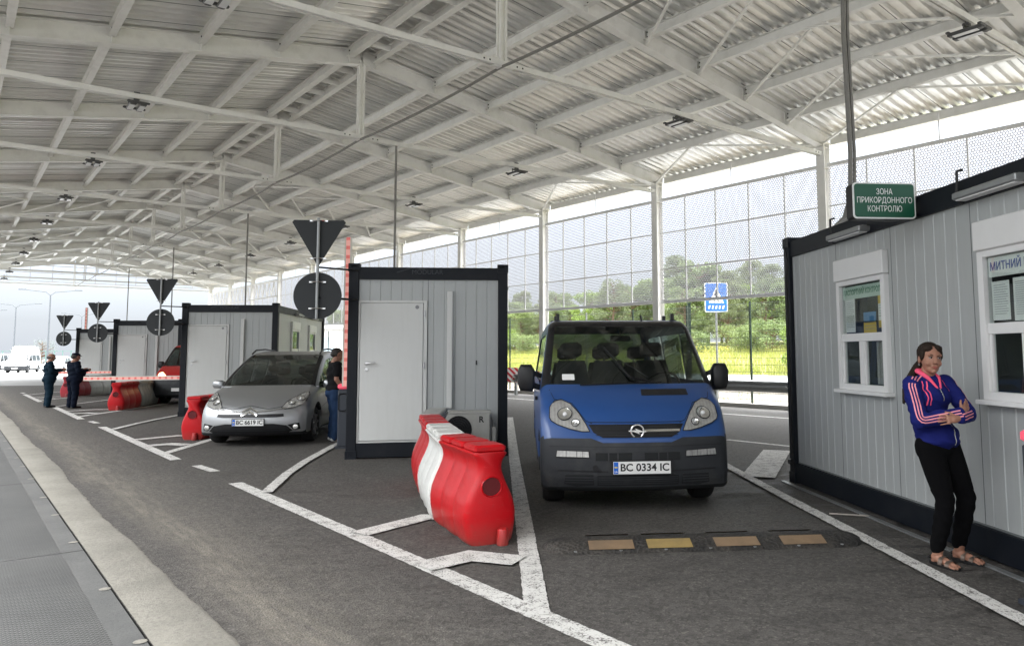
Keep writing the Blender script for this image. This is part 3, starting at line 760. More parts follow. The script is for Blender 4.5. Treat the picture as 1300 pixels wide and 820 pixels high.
        if idx <= 2:
            for yy in (2.03, 4.22):
                X = (lambda d: -d) if side < 0 else (lambda d: BW+d)
                g = G()
                xa, xb = sorted((X(-.045), X(.10))); g.box(xa, xb, yy, yy+.72, 2.745, 2.80, .008); xa, xb = sorted((X(-.02), X(.03))); g.box(xa, xb, yy+.05, yy+.62, 2.80, 2.815)
                lp = obj('wall_lamp', g, M['galv'], bo)
                g = G(); xa, xb = sorted((X(.0), X(.085))); g.box(xa, xb, yy+.03, yy+.69, 2.735, 2.744); obj('diffuser', g, M['lens'], lp)
                g = G(); g.tube([(X(.0), yy+.74, 2.72), (X(.03), yy+.755, 2.80), (X(.025), yy+.75, 2.90), (X(.03), yy+.74, 2.985), (X(-.02), yy+.74, 3.0)], .012, 7); obj('lamp_cable', g, M['black'], lp, smooth=True)
        g = G(); X = (-.02 if side < 0 else BW+.02)
        g.tube([(X, BL-.10, 2.85), (X, BL-.14, 2.70), (X, BL-.10, 2.45), (X, BL-.12, 1.2), (X, BL-.10, .35)], .014, 7); g.box(X-.03, X+.03, BL-.14, BL-.06, .22, .28, .005); obj('down_cable', g, M['black'], bo, smooth=True)
    g = G(); grooved(g, lambda u, d, v: (u, BL-.055-d, v), c, BW-c, .235, 2.73, .165); obj('rear_wall', g, wallm, bo)
    M.setdefault('faint', pbr('faint_dark_lettering', (.032,.037,.045), .5))
    t = text('MODULAR', .10, M['faint'], bo, 'maker_mark', .0008, 0); place(t, (1.19, .0115, 2.845), 90); 
    g = G(); g.bar((.72, .0115, 2.84), (.96, .0115, 2.915), .003, .010); g.bar((.96, .0115, 2.915), (1.15, .0115, 2.89), .003, .010); obj('maker_mark', g, M['faint'], bo)
    return bo
def window_unit_side(bo, side, y0, z0, z1, w, kind, rich):
    # shift the unit to the recessed wall plane
    e = bpy.data.objects.new('x', None)
    win = window_unit(bo, side, y0, z0, z1, w, kind, rich)
    win.location.x = .05 if side < 0 else -.05
    bpy.data.objects.remove(e)
labs = ['large light grey booth filling the right edge, customs and passport windows on its side',
        'grey booth with an air conditioner by its door, behind the near red and white barrier',
        'grey booth with white door directly behind the silver car',
        'grey booth behind the barrier arm and red vehicle, third from the air-conditioned one',
        'smallest and farthest grey booth of the row, beside the two standing men']
for i in range(5): make_booth(labs[i], i)
# ------------------------------------------------------------------ air conditioner
ac = thing('air_conditioner', 'cream outdoor air conditioner unit with dark fan grille low on the booth front', 'air conditioner', (-.49, 11.99, .0)); ac.scale = (.93, .93, .96)
M['acm'] = pbr('cream_ac_metal', (.40,.395,.36), .5, var=.05, dirt=.2)
g = G(); g.box(0, .78, -.28, -.01, .19, .735, .012); g.box(-.01, .79, -.29, 0, .70, .742, .008); g.box(.50, .76, -.287, -.281, .22, .69, .003); obj('casing', g, M['acm'], ac)
g = G()
for k in range(4): g.box(.52, .745, -.2895, -.2872, .30+k*.05, .315+k*.05)
g.box(.10, .14, -.27, -.02, .0, .19); g.box(.64, .68, -.27, -.02, .0, .19); obj('bracket', g, M['acm'], ac)
Rx = Matrix.Rotation(pi/2, 4, 'X')
g = G(); g.disc((0,0,0), .215, T_in((.265, -.2825, .46)) @ Rx, 28); obj('fan_recess', g, M['dark'], ac)
g = G()
for r in (.035, .07, .105, .14, .175, .21): g.lathe([(r-.004, 0), (r-.004, .006), (r+.004, .006), (r+.004, 0)], 28, T_in((.265, -.2832, .46)) @ Rx)
for k in range(6):
    a = k*pi/3; g.bar((.265, -.288, .46), (.265+.21*cos(a), -.288, .46+.21*sin(a)), .008, .005)
obj('fan_grille', g, M['black'], ac)
t = text('R', .13, M['black'], ac, 'logo', .001, .004); place(t, (.63, -.289, .61), 90)
g = G(); g.box(.795, .875, -.22, -.03, .22, .49, .01); g.tube([(.835, -.12, .49), (.83, -.06, .56), (.80, -.02, .62)], .015, 8); obj('pipe_cover', g, M['acm'], ac)

# ------------------------------------------------------------------ road signs seen from the back (triangle over disc)
def make_sign():
    t = thing('road_sign', 'x', 'road sign', (0,0,0))
    g = G(); tri = [(-.385, 3.53), (-.36, 3.565), (.36, 3.565), (.385, 3.53), (.02, 2.90), (-.02, 2.90)]
    g.prism(tri, 0, .012); obj('triangle_plate', g, M['signback'], t, bevel=.003)
    g = G(); g.prism([(.345*cos(2*pi*k/40), 2.44+.345*sin(2*pi*k/40)) for k in range(40)], 0, .012); obj('disc_plate', g, M['signback'], t, bevel=.003)
    g = G(); g.tube([(0, -.035, 2.10), (0, -.035, 3.59)], .022, 12); obj('pole', g, M['galv'], t, smooth=True)
    g = G()
    for z, w in ((3.55, .13), (2.99, .11), (2.64, .12), (2.25, .12)):
        for e in (-1, 1): g.box(e*w-.055 if e > 0 else -w, e*w if e > 0 else -w+.055, -.02, -.002, z-.010, z+.010)
        g.tube([(-w+.04, -.028, z), (-.025, -.062, z), (.025, -.062, z), (w-.04, -.028, z)], .008, 6)
    obj('clamp', g, M['chrome'], t, smooth=True)
    g = G(); g.tube([(0, -.02, 2.86), (.52, .42, 2.86)], .014, 8); g.tube([(0, -.02, 2.41), (.52, .42, 2.41)], .017, 8); obj('bracket', g, M['black'], t)
    return t
sg = make_sign(); KIDS[sg.name] = list(sg.children)
SG = 'signs seen from behind at the booth corners'
sl_ = ['largest dark triangle and disc signs, at the corner of the air-conditioned booth', 'dark triangle and disc signs at the corner of the booth behind the silver car', 'dark triangle and disc sign pair before the third booth, second smallest', 'smallest dark triangle and disc sign pair, above the two men']
for k in range(4):
    loc = (-2.31-5.74*k, 11.62+9.3*k, 0)
    if k == 0: sg.location = loc; sg['label'] = sl_[0]; sg['group'] = SG
    else: dup(sg, loc, 0, sl_[k], SG)

# ------------------------------------------------------------------ barrier gates
def ledpink():
    m, t, b, out = nt('pink_striped_boom'); v = coords(t); s = N(t, 'ShaderNodeSeparateXYZ'); L(t, v, s.inputs[0])
    f = math_(t, 'FRACT', math_(t, 'MULTIPLY', s.outputs[2], 1/.16)); k = math_(t, 'GREATER_THAN', f, .62)
    c = mixc(t, k, (.80,.36,.31), (.66,.15,.13)); L(t, c, b.inputs['Base Color']); L(t, c, b.inputs['Emission Color']); b.inputs['Emission Strength'].default_value = .35; b.inputs['Roughness'].default_value = .4
    return m
M['boom'] = ledpink(); M['boomside'] = pbr('boom_white', (.66,.62,.55), .4)
M['pinkcap'] = emit('pink_cap', (.85,.10,.16,1), .35)
M['cab'] = pbr('barrier_cabinet_grey', (.035,.040,.050), .45, var=.15)
def gate(idx, up, lab, ln=2.55):
    x, y = (-2.18-5.754*(idx-1), 13.65+9.3033*(idx-1)) if idx else (3.53, 4.30)
    t = thing('barrier_gate', lab, 'barrier', (x, y, 0), 0, 'barrier gates beside the booths')
    g = G(); g.box(-.13, .13, -.16, .16, .02, .99, .02); g.box(-.17, .17, -.2, .2, 0, .03); obj('cabinet', g, M['cab'], t)
    g = G(); g.box(-.135, .135, -.165, .165, .992, 1.075, .02); obj('cap', g, M['pinkcap'] if idx < 2 else M['cab'], t)
    g = G(); g.box(-.115, .03, -.172, -.1615, .62, .92, .03); obj('badge_frame', g, M['black'], t)
    g = G(); g.box(-.107, .022, -.1745, -.1725, .63, .91); obj('badge', g, M['cab'], t)
    if ln:
        g = G(); g.m = 0; g.box(-.032, .032, -.02, .02, 0, ln); g.m = 1; g.box(.033, .060, -.022, .022, 0, ln); g.box(-.058, -.033, -.022, .022, 0, ln)
        b = obj('boom_arm', g, [M['boom'], M['boomside']], t); b.location = (0, -.19, 1.04)
        if not up: b.rotation_euler = (0, -pi/2, 0); b.location = (-.0, -.19, .97)
    return t
gate(1, True, 'dark barrier cabinet with raised pink lit arm beside the booth with the air conditioner')
gate(2, False, 'barrier with its pink and white arm lowered before the red vehicle', 2.75)
gate(3, False, 'lowered pink and white barrier arm farther back, next to the man in grey')
gate(4, True, 'farthest barrier with its slim brownish arm raised beside the smallest signs', 3.0)
gate(0, True, 'barrier cabinet with bright pink cap at the right edge beside the customs window', 0)

# ------------------------------------------------------------------ water-filled plastic barriers
def plastic(name, col, rough=.28):
    m, t, b, out = nt(name); v = coords(t)
    n1 = noise(t, v, 5, 5, .6); n2 = noise(t, v, 26, 5, .7)
    c = mixc(t, n1, tuple(x*.85 for x in col), tuple(min(1, x*1.1) for x in col))
    s = N(t, 'ShaderNodeSeparateXYZ'); L(t, v, s.inputs[0])
    low = math_(t, 'SUBTRACT', 1, ramp(t, s.outputs[2], 0, .22))
    d = math_(t, 'ADD', math_(t, 'MULTIPLY', ramp(t, n2, .55, .8), .35), math_(t, 'MULTIPLY', math_(t, 'MULTIPLY', low, n1), .9), clamp=True)
    c = mixc(t, d, c, (.10,.075,.06)); L(t, c, b.inputs['Base Color'])
    L(t, math_(t, 'MULTIPLY_ADD', n2, .3, rough-.08), b.inputs['Roughness']); b.inputs['Specular IOR Level'].default_value = .28
    sc_ = noise(t, coords(t, scale=(3, 40, 60), rot=(.2, .1, .3)), 1.3, 6, .75); c2_ = mixc(t, math_(t, 'MULTIPLY', ramp(t, sc_, .62, .70), .35), c, tuple(min(1, x*1.4+.10) for x in col)); L(t, c2_, b.inputs['Base Color'])
    bn = N(t, 'ShaderNodeBump'); bn.inputs['Strength'].default_value = .3; bn.inputs['Distance'].default_value = .01; L(t, math_(t, 'ADD', n1, math_(t, 'MULTIPLY', sc_, .3)), bn.inputs['Height']); L(t, bn.outputs[0], b.inputs['Normal'])
    return m
M['bred'] = plastic('red_plastic', (.43,.003,.007), .3); M['bwhite'] = plastic('white_plastic', (.60,.60,.57), .35); M['bgrey'] = plastic('dirty_white_plastic', (.36,.36,.34), .4); M['bdred'] = plastic('faded_dark_red_plastic', (.30,.02,.03), .4)
PROF = [(0,.175), (.03,.20), (.10,.215), (.18,.228), (.27,.232), (.36,.218), (.45,.185), (.54,.145), (.61,.118), (.67,.108), (.72,.112), (.765,.135), (.785,.148)]
def prof_w(z):
    for (a, wa), (b_, wb) in zip(PROF, PROF[1:]):
        if z <= b_: return wa+(wb-wa)*(z-a)/(b_-a)
    return PROF[-1][1]
def make_unit(Lu, mat, hole=True):
    """one barrier unit: local y from 0 (near end) to Lu; wavy sides, raised pads on top"""
    t = thing('barrier_unit', 'x', 'plastic barrier', (0,0,0))
    g = G(); ny = 44; zz = [PROF[0][0]]
    zs = [i*.785/26 for i in range(27)]; V = []; F = []
    nz = len(zs)
    def wave(u):
        k = abs(sin(pi*3*u)); return -.026*(1-k**.35)
    for i in range(ny+1):
        u = i/ny; y = u*Lu; e = 0
        du = min(u, 1-u)*Lu
        if du < .05: e = -.045*(1-sqrt(max(0, 1-(1-du/.05)**2)))
        ring = []
        for z in zs:
            k = 1 if z < .66 else max(0, 1-(z-.66)/.1)
            ring.append((prof_w(z)+wave(u)*k+e*.8, z))
        top = .785
        pts = [(w, z) for w, z in ring]+[(ring[-1][0]-.012, .80)]
        full = pts+[(-w, z) for w, z in reversed(pts)]
        for w, z in full: V.append((w, y, z+0.0))
    m = 2*(nz+1)
    for i in range(ny):
        for j in range(m):
            j2 = (j+1) % m; F.append((i*m+j, i*m+j2, (i+1)*m+j2, (i+1)*m+j))
    F.append(tuple(range(m))); F.append(tuple(ny*m+k for k in range(m-1, -1, -1)))
    g.add(V, F); sh = obj('shell', g, mat, t, smooth=50)
    g = G(); pl = (Lu-.06)/3
    for k in range(3):
        a = .02+k*(pl+.01); g.box(-.138, .138, a, a+pl-.035, .795, .862, .018)
    obj('top_pad', g, mat, t, smooth=30)
    if hole:
        g = G(); g.lathe([(.092, .0), (.086, -.012), (.080, -.004), (.078, .012)], 28, T_in((0, -.001, .50)) @ Rx @ Matrix.Rotation(pi, 4, 'X')); obj('hole_rim', g, mat, t, smooth=True)
        g = G(); g.disc((0,0,0), .080, T_in((0, -.0035, .50)) @ Rx, 28); obj('hole', g, M['holedark'], t)
        g = G(); g.lathe([(.048, 0), (.050, .02), (.043, .13), (.036, .142), (.0, .145)], 16, T_in((.08, -.05, .0))); obj('connector_peg', g, mat, t, smooth=True)
    return t
M['holedark'] = pbr('dark_hollow', (.09,.004,.006), .7)
GB = 'plastic barriers in front of the booths'
def train(x, y, x2, y2, cols, Lu, labs):
    if isinstance(x, list): pts = [Vector((p[0], p[1], 0)) for p in x]
    else:
        d = Vector((x2-x, y2-y, 0)).normalized(); pts = [Vector((x, y, 0))+d*sum(Lu[:k]) for k in range(len(Lu)+1)]
    for a, b_, c, lab in zip(pts, pts[1:], cols, labs):
        d = b_-a; u = make_unit(d.length-.012, M[c], True)
        u.location = a; u.rotation_euler = (0, 0, atan2(-d.x, d.y)); u.scale = (1, 1, .935)
        u['label'] = lab; u['group'] = GB
train([(.14, 6.50), (-.22, 7.58), (-.41, 8.80), (-.58, 10.1), (-.52, 11.3)], 0, 0, 0, ['bred', 'bwhite', 'bred', 'bgrey'], 0,
      ['glossy red plastic barrier nearest the camera with round hole in its end', 'white plastic barrier wedged between two red ones in the nearest row',
       'red plastic barrier behind the white one in the nearest row', 'dirty white plastic barrier touching the air conditioner'])
train(-5.27, 15.35, -4.75, 19, ['bred', 'bred'], [1.2, 1.2], ['red plastic barrier with a round hole, left of the silver car', 'red plastic barrier mostly hidden behind another, left of the silver car'])
train(-10.42, 24.1, -10.87, 28.5, ['bred', 'bgrey', 'bgrey', 'bdred'], [1.7, .9, .9, .9], ['long red plastic barrier at the front of the row under the lowered arm', 'grey white barrier second in the row under the lowered arm', 'grey white barrier third in the row under the lowered arm', 'dull red barrier last in the row under the lowered arm'])
train(-15.95, 32.6, -15.75, 37, ['bdred', 'bwhite', 'bwhite', 'bdred'], [1.5, .9, .9, 1.2], ['dark red barrier starting the farthest row, beside the man in dark uniform', 'first white barrier of the farthest row', 'second white barrier of the farthest row', 'dark red barrier ending the farthest row'])

# ------------------------------------------------------------------ speed bump
sb = thing('speed_bump', 'black rubber speed bump with four worn tan reflector plates', 'speed bump', (.55, 6.33, 0), atan2(-.13, 2.62))
def bumpmat():
    m, t, b, out = nt('ridged_rubber'); v = coords(t)
    w = N(t, 'ShaderNodeTexVoronoi'); w.inputs['Scale'].default_value = 34; L(t, v, w.inputs['Vector'])
    c = mixc(t, ramp(t, noise(t, v, 3, 5, .65), .4, .7), (.014,.013,.012), (.055,.048,.04)); c = mixc(t, ramp(t, w.outputs['Distance'], .1, .5), (.012,.011,.010), c)
    L(t, c, b.inputs['Base Color']); b.inputs['Roughness'].default_value = .75
    bn = N(t, 'ShaderNodeBump'); bn.inputs['Strength'].default_value = 1; bn.inputs['Distance'].default_value = .012; L(t, w.outputs['Distance'], bn.inputs['Height']); L(t, bn.outputs[0], b.inputs['Normal']); return m
M['ridged'] = bumpmat(); M['tan'] = pbr('worn_amber_plate', (.24,.165,.10), .5, .2, var=.35, sc=9, dirt=.5, dirtcol=(.12,.09,.07)); M['tan2'] = pbr('worn_yellow_plate', (.33,.235,.09), .5, .2, var=.3, sc=9, dirt=.3)
BP = [(-.26, .0), (-.23, .018), (-.14, .050), (-.07, .064), (.07, .064), (.14, .050), (.23, .018), (.26, .0)]
g = G(); nx = 60; V = []; F = []; Lb = 2.66
for i in range(nx+1):
    x = i/nx*Lb; e = min(x, Lb-x); k = 1 if e > .25 else sqrt(max(.02, 1-(1-e/.25)**2))
    for (yy, z) in BP: V.append((x, yy*k, z*k**.7+.001))
for i in range(nx):
    for j in range(7): F.append((i*8+j, i*8+j+1, (i+1)*8+j+1, (i+1)*8+j))
g.add(V, F); obj('rubber_body', g, M['ridged'], sb, smooth=True)
g = G()
for k in range(7):
    x = .25+k*.36
    for yy in (-.236, .236): g.lathe([(.014, 0), (.014, .006), (0, .007)], 8, T_in((x, yy*.96, .016)))
obj('bolt', g, M['galv'], sb)
for k, (xa, mt) in enumerate(((.36, 'tan'), (.83, 'tan2'), (1.38, 'tan'), (1.93, 'tan'))):
    g = G()
    for sgn in (-1, 1):
        g.quad((xa, sgn*.222, .029), (xa+.36, sgn*.222, .029), (xa+.36, sgn*.095, .069), (xa, sgn*.095, .069))
    obj('reflector_plate', g, M[mt], sb)

# ------------------------------------------------------------------ green hanging sign
M['sgreen'] = pbr('sign_green', (.003,.075,.038), .4, var=.06); M['swhite'] = pbr('sign_white', (.75,.76,.74), .4)
gsn = thing('hanging_sign', 'green lit-box sign reading ЗОНА ПРИКОРДОННОГО КОНТРОЛЮ above the right-hand booth', 'sign', (3.215, 6.10, 2.705), radians(-2)); gsn.scale = (.935, .935, .935)
def rrect(w, h, r, n=6, cx=0, cz=0):
    P_ = []
    for (ax, az, a0) in ((w/2-r, h/2-r, 0), (-w/2+r, h/2-r, 90), (-w/2+r, -h/2+r, 180), (w/2-r, -h/2+r, 270)):
        for k in range(n+1):
            a = radians(a0+90*k/n); P_.append((cx+ax+r*cos(a), cz+az+r*sin(a)))
    return P_
g = G(); g.prism(rrect(.60, .335, .035, cx=.295, cz=.165), .0, .13); obj('housing', g, M['black'], gsn)
g = G(); g.prism(rrect(.602, .337, .036, cx=.295, cz=.165), -.012, -.001); obj('rim', g, M['swhite'], gsn)
g = G(); g.prism(rrect(.575, .31, .028, cx=.295, cz=.165), -.016, -.0125); obj('face', g, M['sgreen'], gsn)
for s_, z, w in (('ЗОНА', .245, .155), ('ПРИКОРДОННОГО', .165, .53), ('КОНТРОЛЮ', .085, .33)):
    t = text(s_, .075, M['swhite'], gsn, ext=.0005, wide=w, bold=0); place(t, (.295, -.0175, z), 90)
g = G(); g.bar((.59, .06, .05), (.66, .08, .05), .03, .03); g.bar((.59, .06, .20), (.66, .08, .20), .03, .03); obj('bracket', g, M['black'], gsn)

# ------------------------------------------------------------------ guard rail, striped board, crossing sign, wire fence
gr = thing('guard_rail', 'galvanised steel guard rail running along the right-hand wall', 'guard rail', (PX, PY, 0), ROT)
WP = [(-.155, .04), (-.13, 0), (-.09, -.01), (-.06, .03), (-.03, .055), (.03, .055), (.06, .03), (.09, -.01), (.13, 0), (.155, .04)]
g = G(); V = []; F = []; s0, s1 = -12, 66
for s in (s0, s1):
    for dz, dn in WP: V.append((s, .52-dn, .665+dz))
for j in range(len(WP)-1): F.append((j, j+1, len(WP)+j+1, len(WP)+j))
g.add(V, F); obj('beam', g, M['galv'], gr)
for k in range(-6, 27):
    s = .95+k*2.5; g = G(); g.box(s-.05, s+.05, .36, .44, 0, .78); g.box(s-.04, s+.04, .44, .48, .55, .75); obj('post', g, M['galv'], gr)
g = G()
for k in range(-6, 27): s = .95+k*2.5; g.lathe([(.03, 0), (.025, .02), (0, .025)], 10, T_in((s, .545, .665)) @ Rx @ Matrix.Rotation(pi, 4, 'X'))
obj('bolt', g, M['chrome'], gr)
def stripes_mat():
    m, t, b, out = nt('red_white_stripes'); v = coords(t); s = N(t, 'ShaderNodeSeparateXYZ'); L(t, v, s.inputs[0])
    f = math_(t, 'FRACT', math_(t, 'MULTIPLY', math_(t, 'ADD', s.outputs[0], s.outputs[2]), 4.2)); k = math_(t, 'GREATER_THAN', f, .5)
    L(t, mixc(t, k, (.65,.64,.62), (.45,.02,.03)), b.inputs['Base Color']); b.inputs['Roughness'].default_value = .4; return m
M['stripes'] = stripes_mat()
x, y = canopyP(13.6, .75)
hb = thing('hazard_board', 'red and white striped hazard board on the guard rail left of the blue van', 'sign', (x, y, 0), 0)
g = G(); g.prism([(-.42, .88), (-.30, 1.05), (.45, 1.05), (.45, .50), (-.1, .50)], -.02, 0); obj('board', g, M['stripes'], hb)
g = G(); g.box(-.08, .0, .005, .07, 0, .95); g.box(.30, .36, .005, .07, 0, .95); obj('post', g, M['galv'], hb)
x, y = canopyP(6.25, -3.0)
cr = thing('crossing_sign', 'blue square pedestrian crossing sign behind the perforated screen', 'sign', (x, y, 0), 0)
M['sblue'] = pbr('sign_blue', (.02,.14,.50), .35, var=.05)
g = G(); g.tube([(0, .04, 0), (0, .04, 3.95)], .035, 10); obj('post', g, M['galv'], cr, smooth=True)
g = G(); g.prism(rrect(.82, 1.02, .05, cx=0, cz=3.48), 0, .02); obj('backing', g, M['swhite'], cr)
g = G(); g.prism(rrect(.76, .96, .04, cx=0, cz=3.48), -.006, -.001); obj('face', g, M['sblue'], cr)
g = G(); g.prism([(-.27, 3.28), (.27, 3.28), (0, 3.86)], -.012, -.0065); obj('triangle', g, M['swhite'], cr)
g = G(); g.disc((0,0,0), .042, T_in((0, -.016, 3.70)) @ Rx, 14); g.bar((0, -.015, 3.66), (-.01, -.015, 3.48), .004, .07); g.bar((-.01, -.015, 3.49), (-.09, -.015, 3.33), .004, .035); g.bar((-.01, -.015, 3.49), (.08, -.015, 3.33), .004, .035); g.bar((0, -.015, 3.62), (.09, -.015, 3.54), .004, .028); g.bar((0, -.015, 3.62), (-.09, -.015, 3.54), .004, .028)
for k in range(4): g.box(-.24+k*.13, -.17+k*.13, -.014, -.0125, 3.29, 3.31)
obj('walking_figure', g, M['black'], cr)
g = G()
for k in range(5): g.prism([(-.30+k*.125, 3.08), (-.24+k*.125, 3.08), (-.21+k*.125, 3.2), (-.27+k*.125, 3.2)], -.012, -.0065)
obj('stripes', g, M['swhite'], cr)
x, y = canopyP(5.6, -.9)
M['dgreen'] = pbr('dark_green_paint', (.012,.035,.022), .45)
g = G(); g.box(x-.04, x+.04, y-.04, y+.04, 0, 3.15, .006); g.box(x-.06, x+.06, y-.06, y+.06, 3.15, 3.18)
tag(obj('fence_post', g, M['dgreen']), 'tall dark green post in front of the blue crossing sign', 'post')
def wiremat(px, pz, wx, wz, name, col):
    m, t, b, out = nt(name); c = coords(t); s = N(t, 'ShaderNodeSeparateXYZ'); L(t, c, s.inputs[0])
    a = math_(t, 'LESS_THAN', math_(t, 'FRACT', math_(t, 'ADD', math_(t, 'DIVIDE', s.outputs[0], px), 900)), wx/px)
    d = math_(t, 'LESS_THAN', math_(t, 'FRACT', math_(t, 'DIVIDE', s.outputs[2], pz)), wz/pz)
    k = math_(t, 'MAXIMUM', a, d)
    b.inputs['Base Color'].default_value = col+(1,); b.inputs['Roughness'].default_value = .5
    tr = N(t, 'ShaderNodeBsdfTransparent'); mx = N(t, 'ShaderNodeMixShader'); L(t, k, mx.inputs[0]); L(t, tr.outputs[0], mx.inputs[1]); L(t, b.outputs[0], mx.inputs[2]); L(t, mx.outputs[0], out.inputs[0]); return m
M['wire'] = wiremat(.055, .2, .009, .011, 'welded_wire', (.22,.25,.20))
wf = thing('wire_fence', 'fine welded wire fence just outside the screen wall', 'fence', (PX, PY, 0), ROT)
g = G(); g.quad((-14, -.75, .12), (64, -.75, .12), (64, -.75, 3.05), (-14, -.75, 3.05)); obj('wire_panel', g, M['wire'], wf)
for k in range(-5, 26):
    s = k*2.5+.6; g = G(); g.box(s-.025, s+.025, -.80, -.76, 0, 3.08); obj('post', g, M['dgreen'] if k % 4 else M['galv'], wf)

# ------------------------------------------------------------------ far left: lamp posts, fence, low buildings
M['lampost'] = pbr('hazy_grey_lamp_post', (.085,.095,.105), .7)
def lamp(x, y, h, lab, a=2.6):
    t = thing('street_lamp', lab, 'street lamp', (x, y, 0), radians(15), 'double-armed street lamps beyond the canopy')
    g = G(); g.tube([(0, 0, 0), (0, 0, h*.5), (0, 0, h-.6)], [.13, .1, .07], 8); obj('pole', g, M['lampost'], t, smooth=True)
    for e in (-1, 1):
        g = G(); g.tube([(0, 0, h-.65), (e*.5, 0, h-.25), (e*a, 0, h)], .05, 6); ar = obj('arm', g, M['lampost'], t, smooth=True)
        g = G(); g.box(min(e*a, e*(a+.8)), max(e*a, e*(a+.8)), -.15, .15, h-.02, h+.1, .03); obj('lamp_head', g, M['lampost'], ar)
lamp(-71.4, 130, 10, 'grey double-armed street lamp rising above the parked white van'); lamp(-53.2, 104, 10, 'tallest double-armed street lamp, just left of the brownish raised arm'); lamp(-76, 160, 10, 'faint double-armed street lamp behind the smallest sign pair'); lamp(-86.5, 148, 10, 'street lamp cut by the left picture edge')
x0, y0 = -75, 112
ff = thing('mesh_fence', 'pale green mesh fence far behind the parked white vehicles', 'fence', (x0, y0, 0), radians(14))
M['farfence'] = pbr('pale_green_fence', (.08,.15,.13), .6)
g = G()
for k in range(50): g.box(k-.05, k+.05, -.05, .05, 0, 2.5)
for z in (.4, 1.4, 2.4): g.box(0, 49, -.02, .02, z, z+.06)
obj('post_and_rail', g, M['farfence'], ff)
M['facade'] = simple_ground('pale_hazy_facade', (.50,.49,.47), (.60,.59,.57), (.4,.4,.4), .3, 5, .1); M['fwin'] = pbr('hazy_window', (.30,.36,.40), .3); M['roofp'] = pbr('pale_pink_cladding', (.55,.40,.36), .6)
def low_building(x, y, w, d, h, rz, lab, n):
    b = thing('building', lab, 'building', (x, y, 0), rz)
    g = G(); g.box(0, w, 0, d, 0, h); obj('wall', g, M['facade'], b)
    g = G(); g.box(-.3, w+.3, -.3, d+.3, h, h+.35); obj('roof', g, M['rail'], b)
    for k in range(n):
        a = w*(k+.2)/n; g = G(); g.box(a, a+w*.6/n, -.06, -.005, h*.35, h*.8); f = obj('window', g, M['fwin'], b)
        g = G(); g.box(a-.08, a+w*.6/n+.08, -.09, -.062, h*.35-.1, h*.35-.002); obj('sill', g, M['roofp'], f)
low_building(-16, 78, 14, 8, 4.2, radians(-8), 'low pale building glimpsed between the silver car and the near booth', 5)
low_building(-92, 230, 40, 14, 4.6, radians(10), 'long hazy pale building on the horizon behind the parked vehicles', 9)
# ------------------------------------------------------------------ vehicles
def inpoly(x, y, P):
    c = False; n = len(P); j = n-1
    for i in range(n):
        if (P[i][1] > y) != (P[j][1] > y) and x < (P[j][0]-P[i][0])*(y-P[i][1])/(P[j][1]-P[i][1])+P[i][0]: c = not c
        j = i
    return c
def dens(P, st, closed=True):
    out = []
    n = len(P)
    for i in range(n if closed else n-1):
        a, b_ = Vector(P[i][:2]), Vector(P[(i+1) % n][:2]); k = max(1, int((b_-a).length/st))
        for j in range(k): out.append(a.lerp(b_, j/k))
    if not closed: out.append(Vector(P[-1][:2]))
    return out
def smooth_closed(P, st=.035):
    """Catmull-Rom through (y, z, R[, sharp]) points"""
    n = len(P); out = []
    for i in range(n):
        p0, p1, p2, p3 = P[i-1], P[i], P[(i+1) % n], P[(i+2) % n]
        L_ = hypot(p2[0]-p1[0], p2[1]-p1[1]); k = max(1, int(L_/st))
        s1 = len(p1) > 3; s2 = len(p2) > 3
        for j in range(k):
            t = j/k
            if s1 and s2: q = [p1[a]+(p2[a]-p1[a])*t for a in range(3)]
            else:
                a0 = p1 if s1 else p0; a3 = p2 if s2 else p3
                q = [.5*((2*p1[a])+(-a0[a]+p2[a])*t+(2*a0[a]-5*p1[a]+4*p2[a]-a3[a])*t*t+(-a0[a]+3*p1[a]-3*p2[a]+a3[a])*t**3) for a in range(3)]
            out.append((q[0], q[1], q[2], i))
    return out
def cdt(polys, grid_st, keep):
    """triangulate; polys: list of closed loops used as constraints; keep(x,y)->bool by centroid"""
    V = []; E_ = []
    for P in polys:
        b0 = len(V); V += [Vector(p[:2]) for p in P]; E_ += [(b0+i, b0+(i+1) % len(P)) for i in range(len(P))]
    xs = [v.x for v in V]; ys = [v.y for v in V]
    x = min(xs)+grid_st*.5
    bnd = list(V)
    while x < max(xs):
        y = min(ys)+grid_st*.5
        while y < max(ys):
            if keep(x, y) and min((b_.x-x)**2+(b_.y-y)**2 for b_ in bnd) > (grid_st*.45)**2: V.append(Vector((x, y)))
            y += grid_st
        x += grid_st
    r = delaunay_2d_cdt(V, E_, [], 0, 1e-5)
    vs, fs = r[0], r[2]; F = []
    for f in fs:
        cx = sum(vs[i].x for i in f)/3; cy = sum(vs[i].y for i in f)/3
        if keep(cx, cy): F.append(tuple(f))
    return vs, F
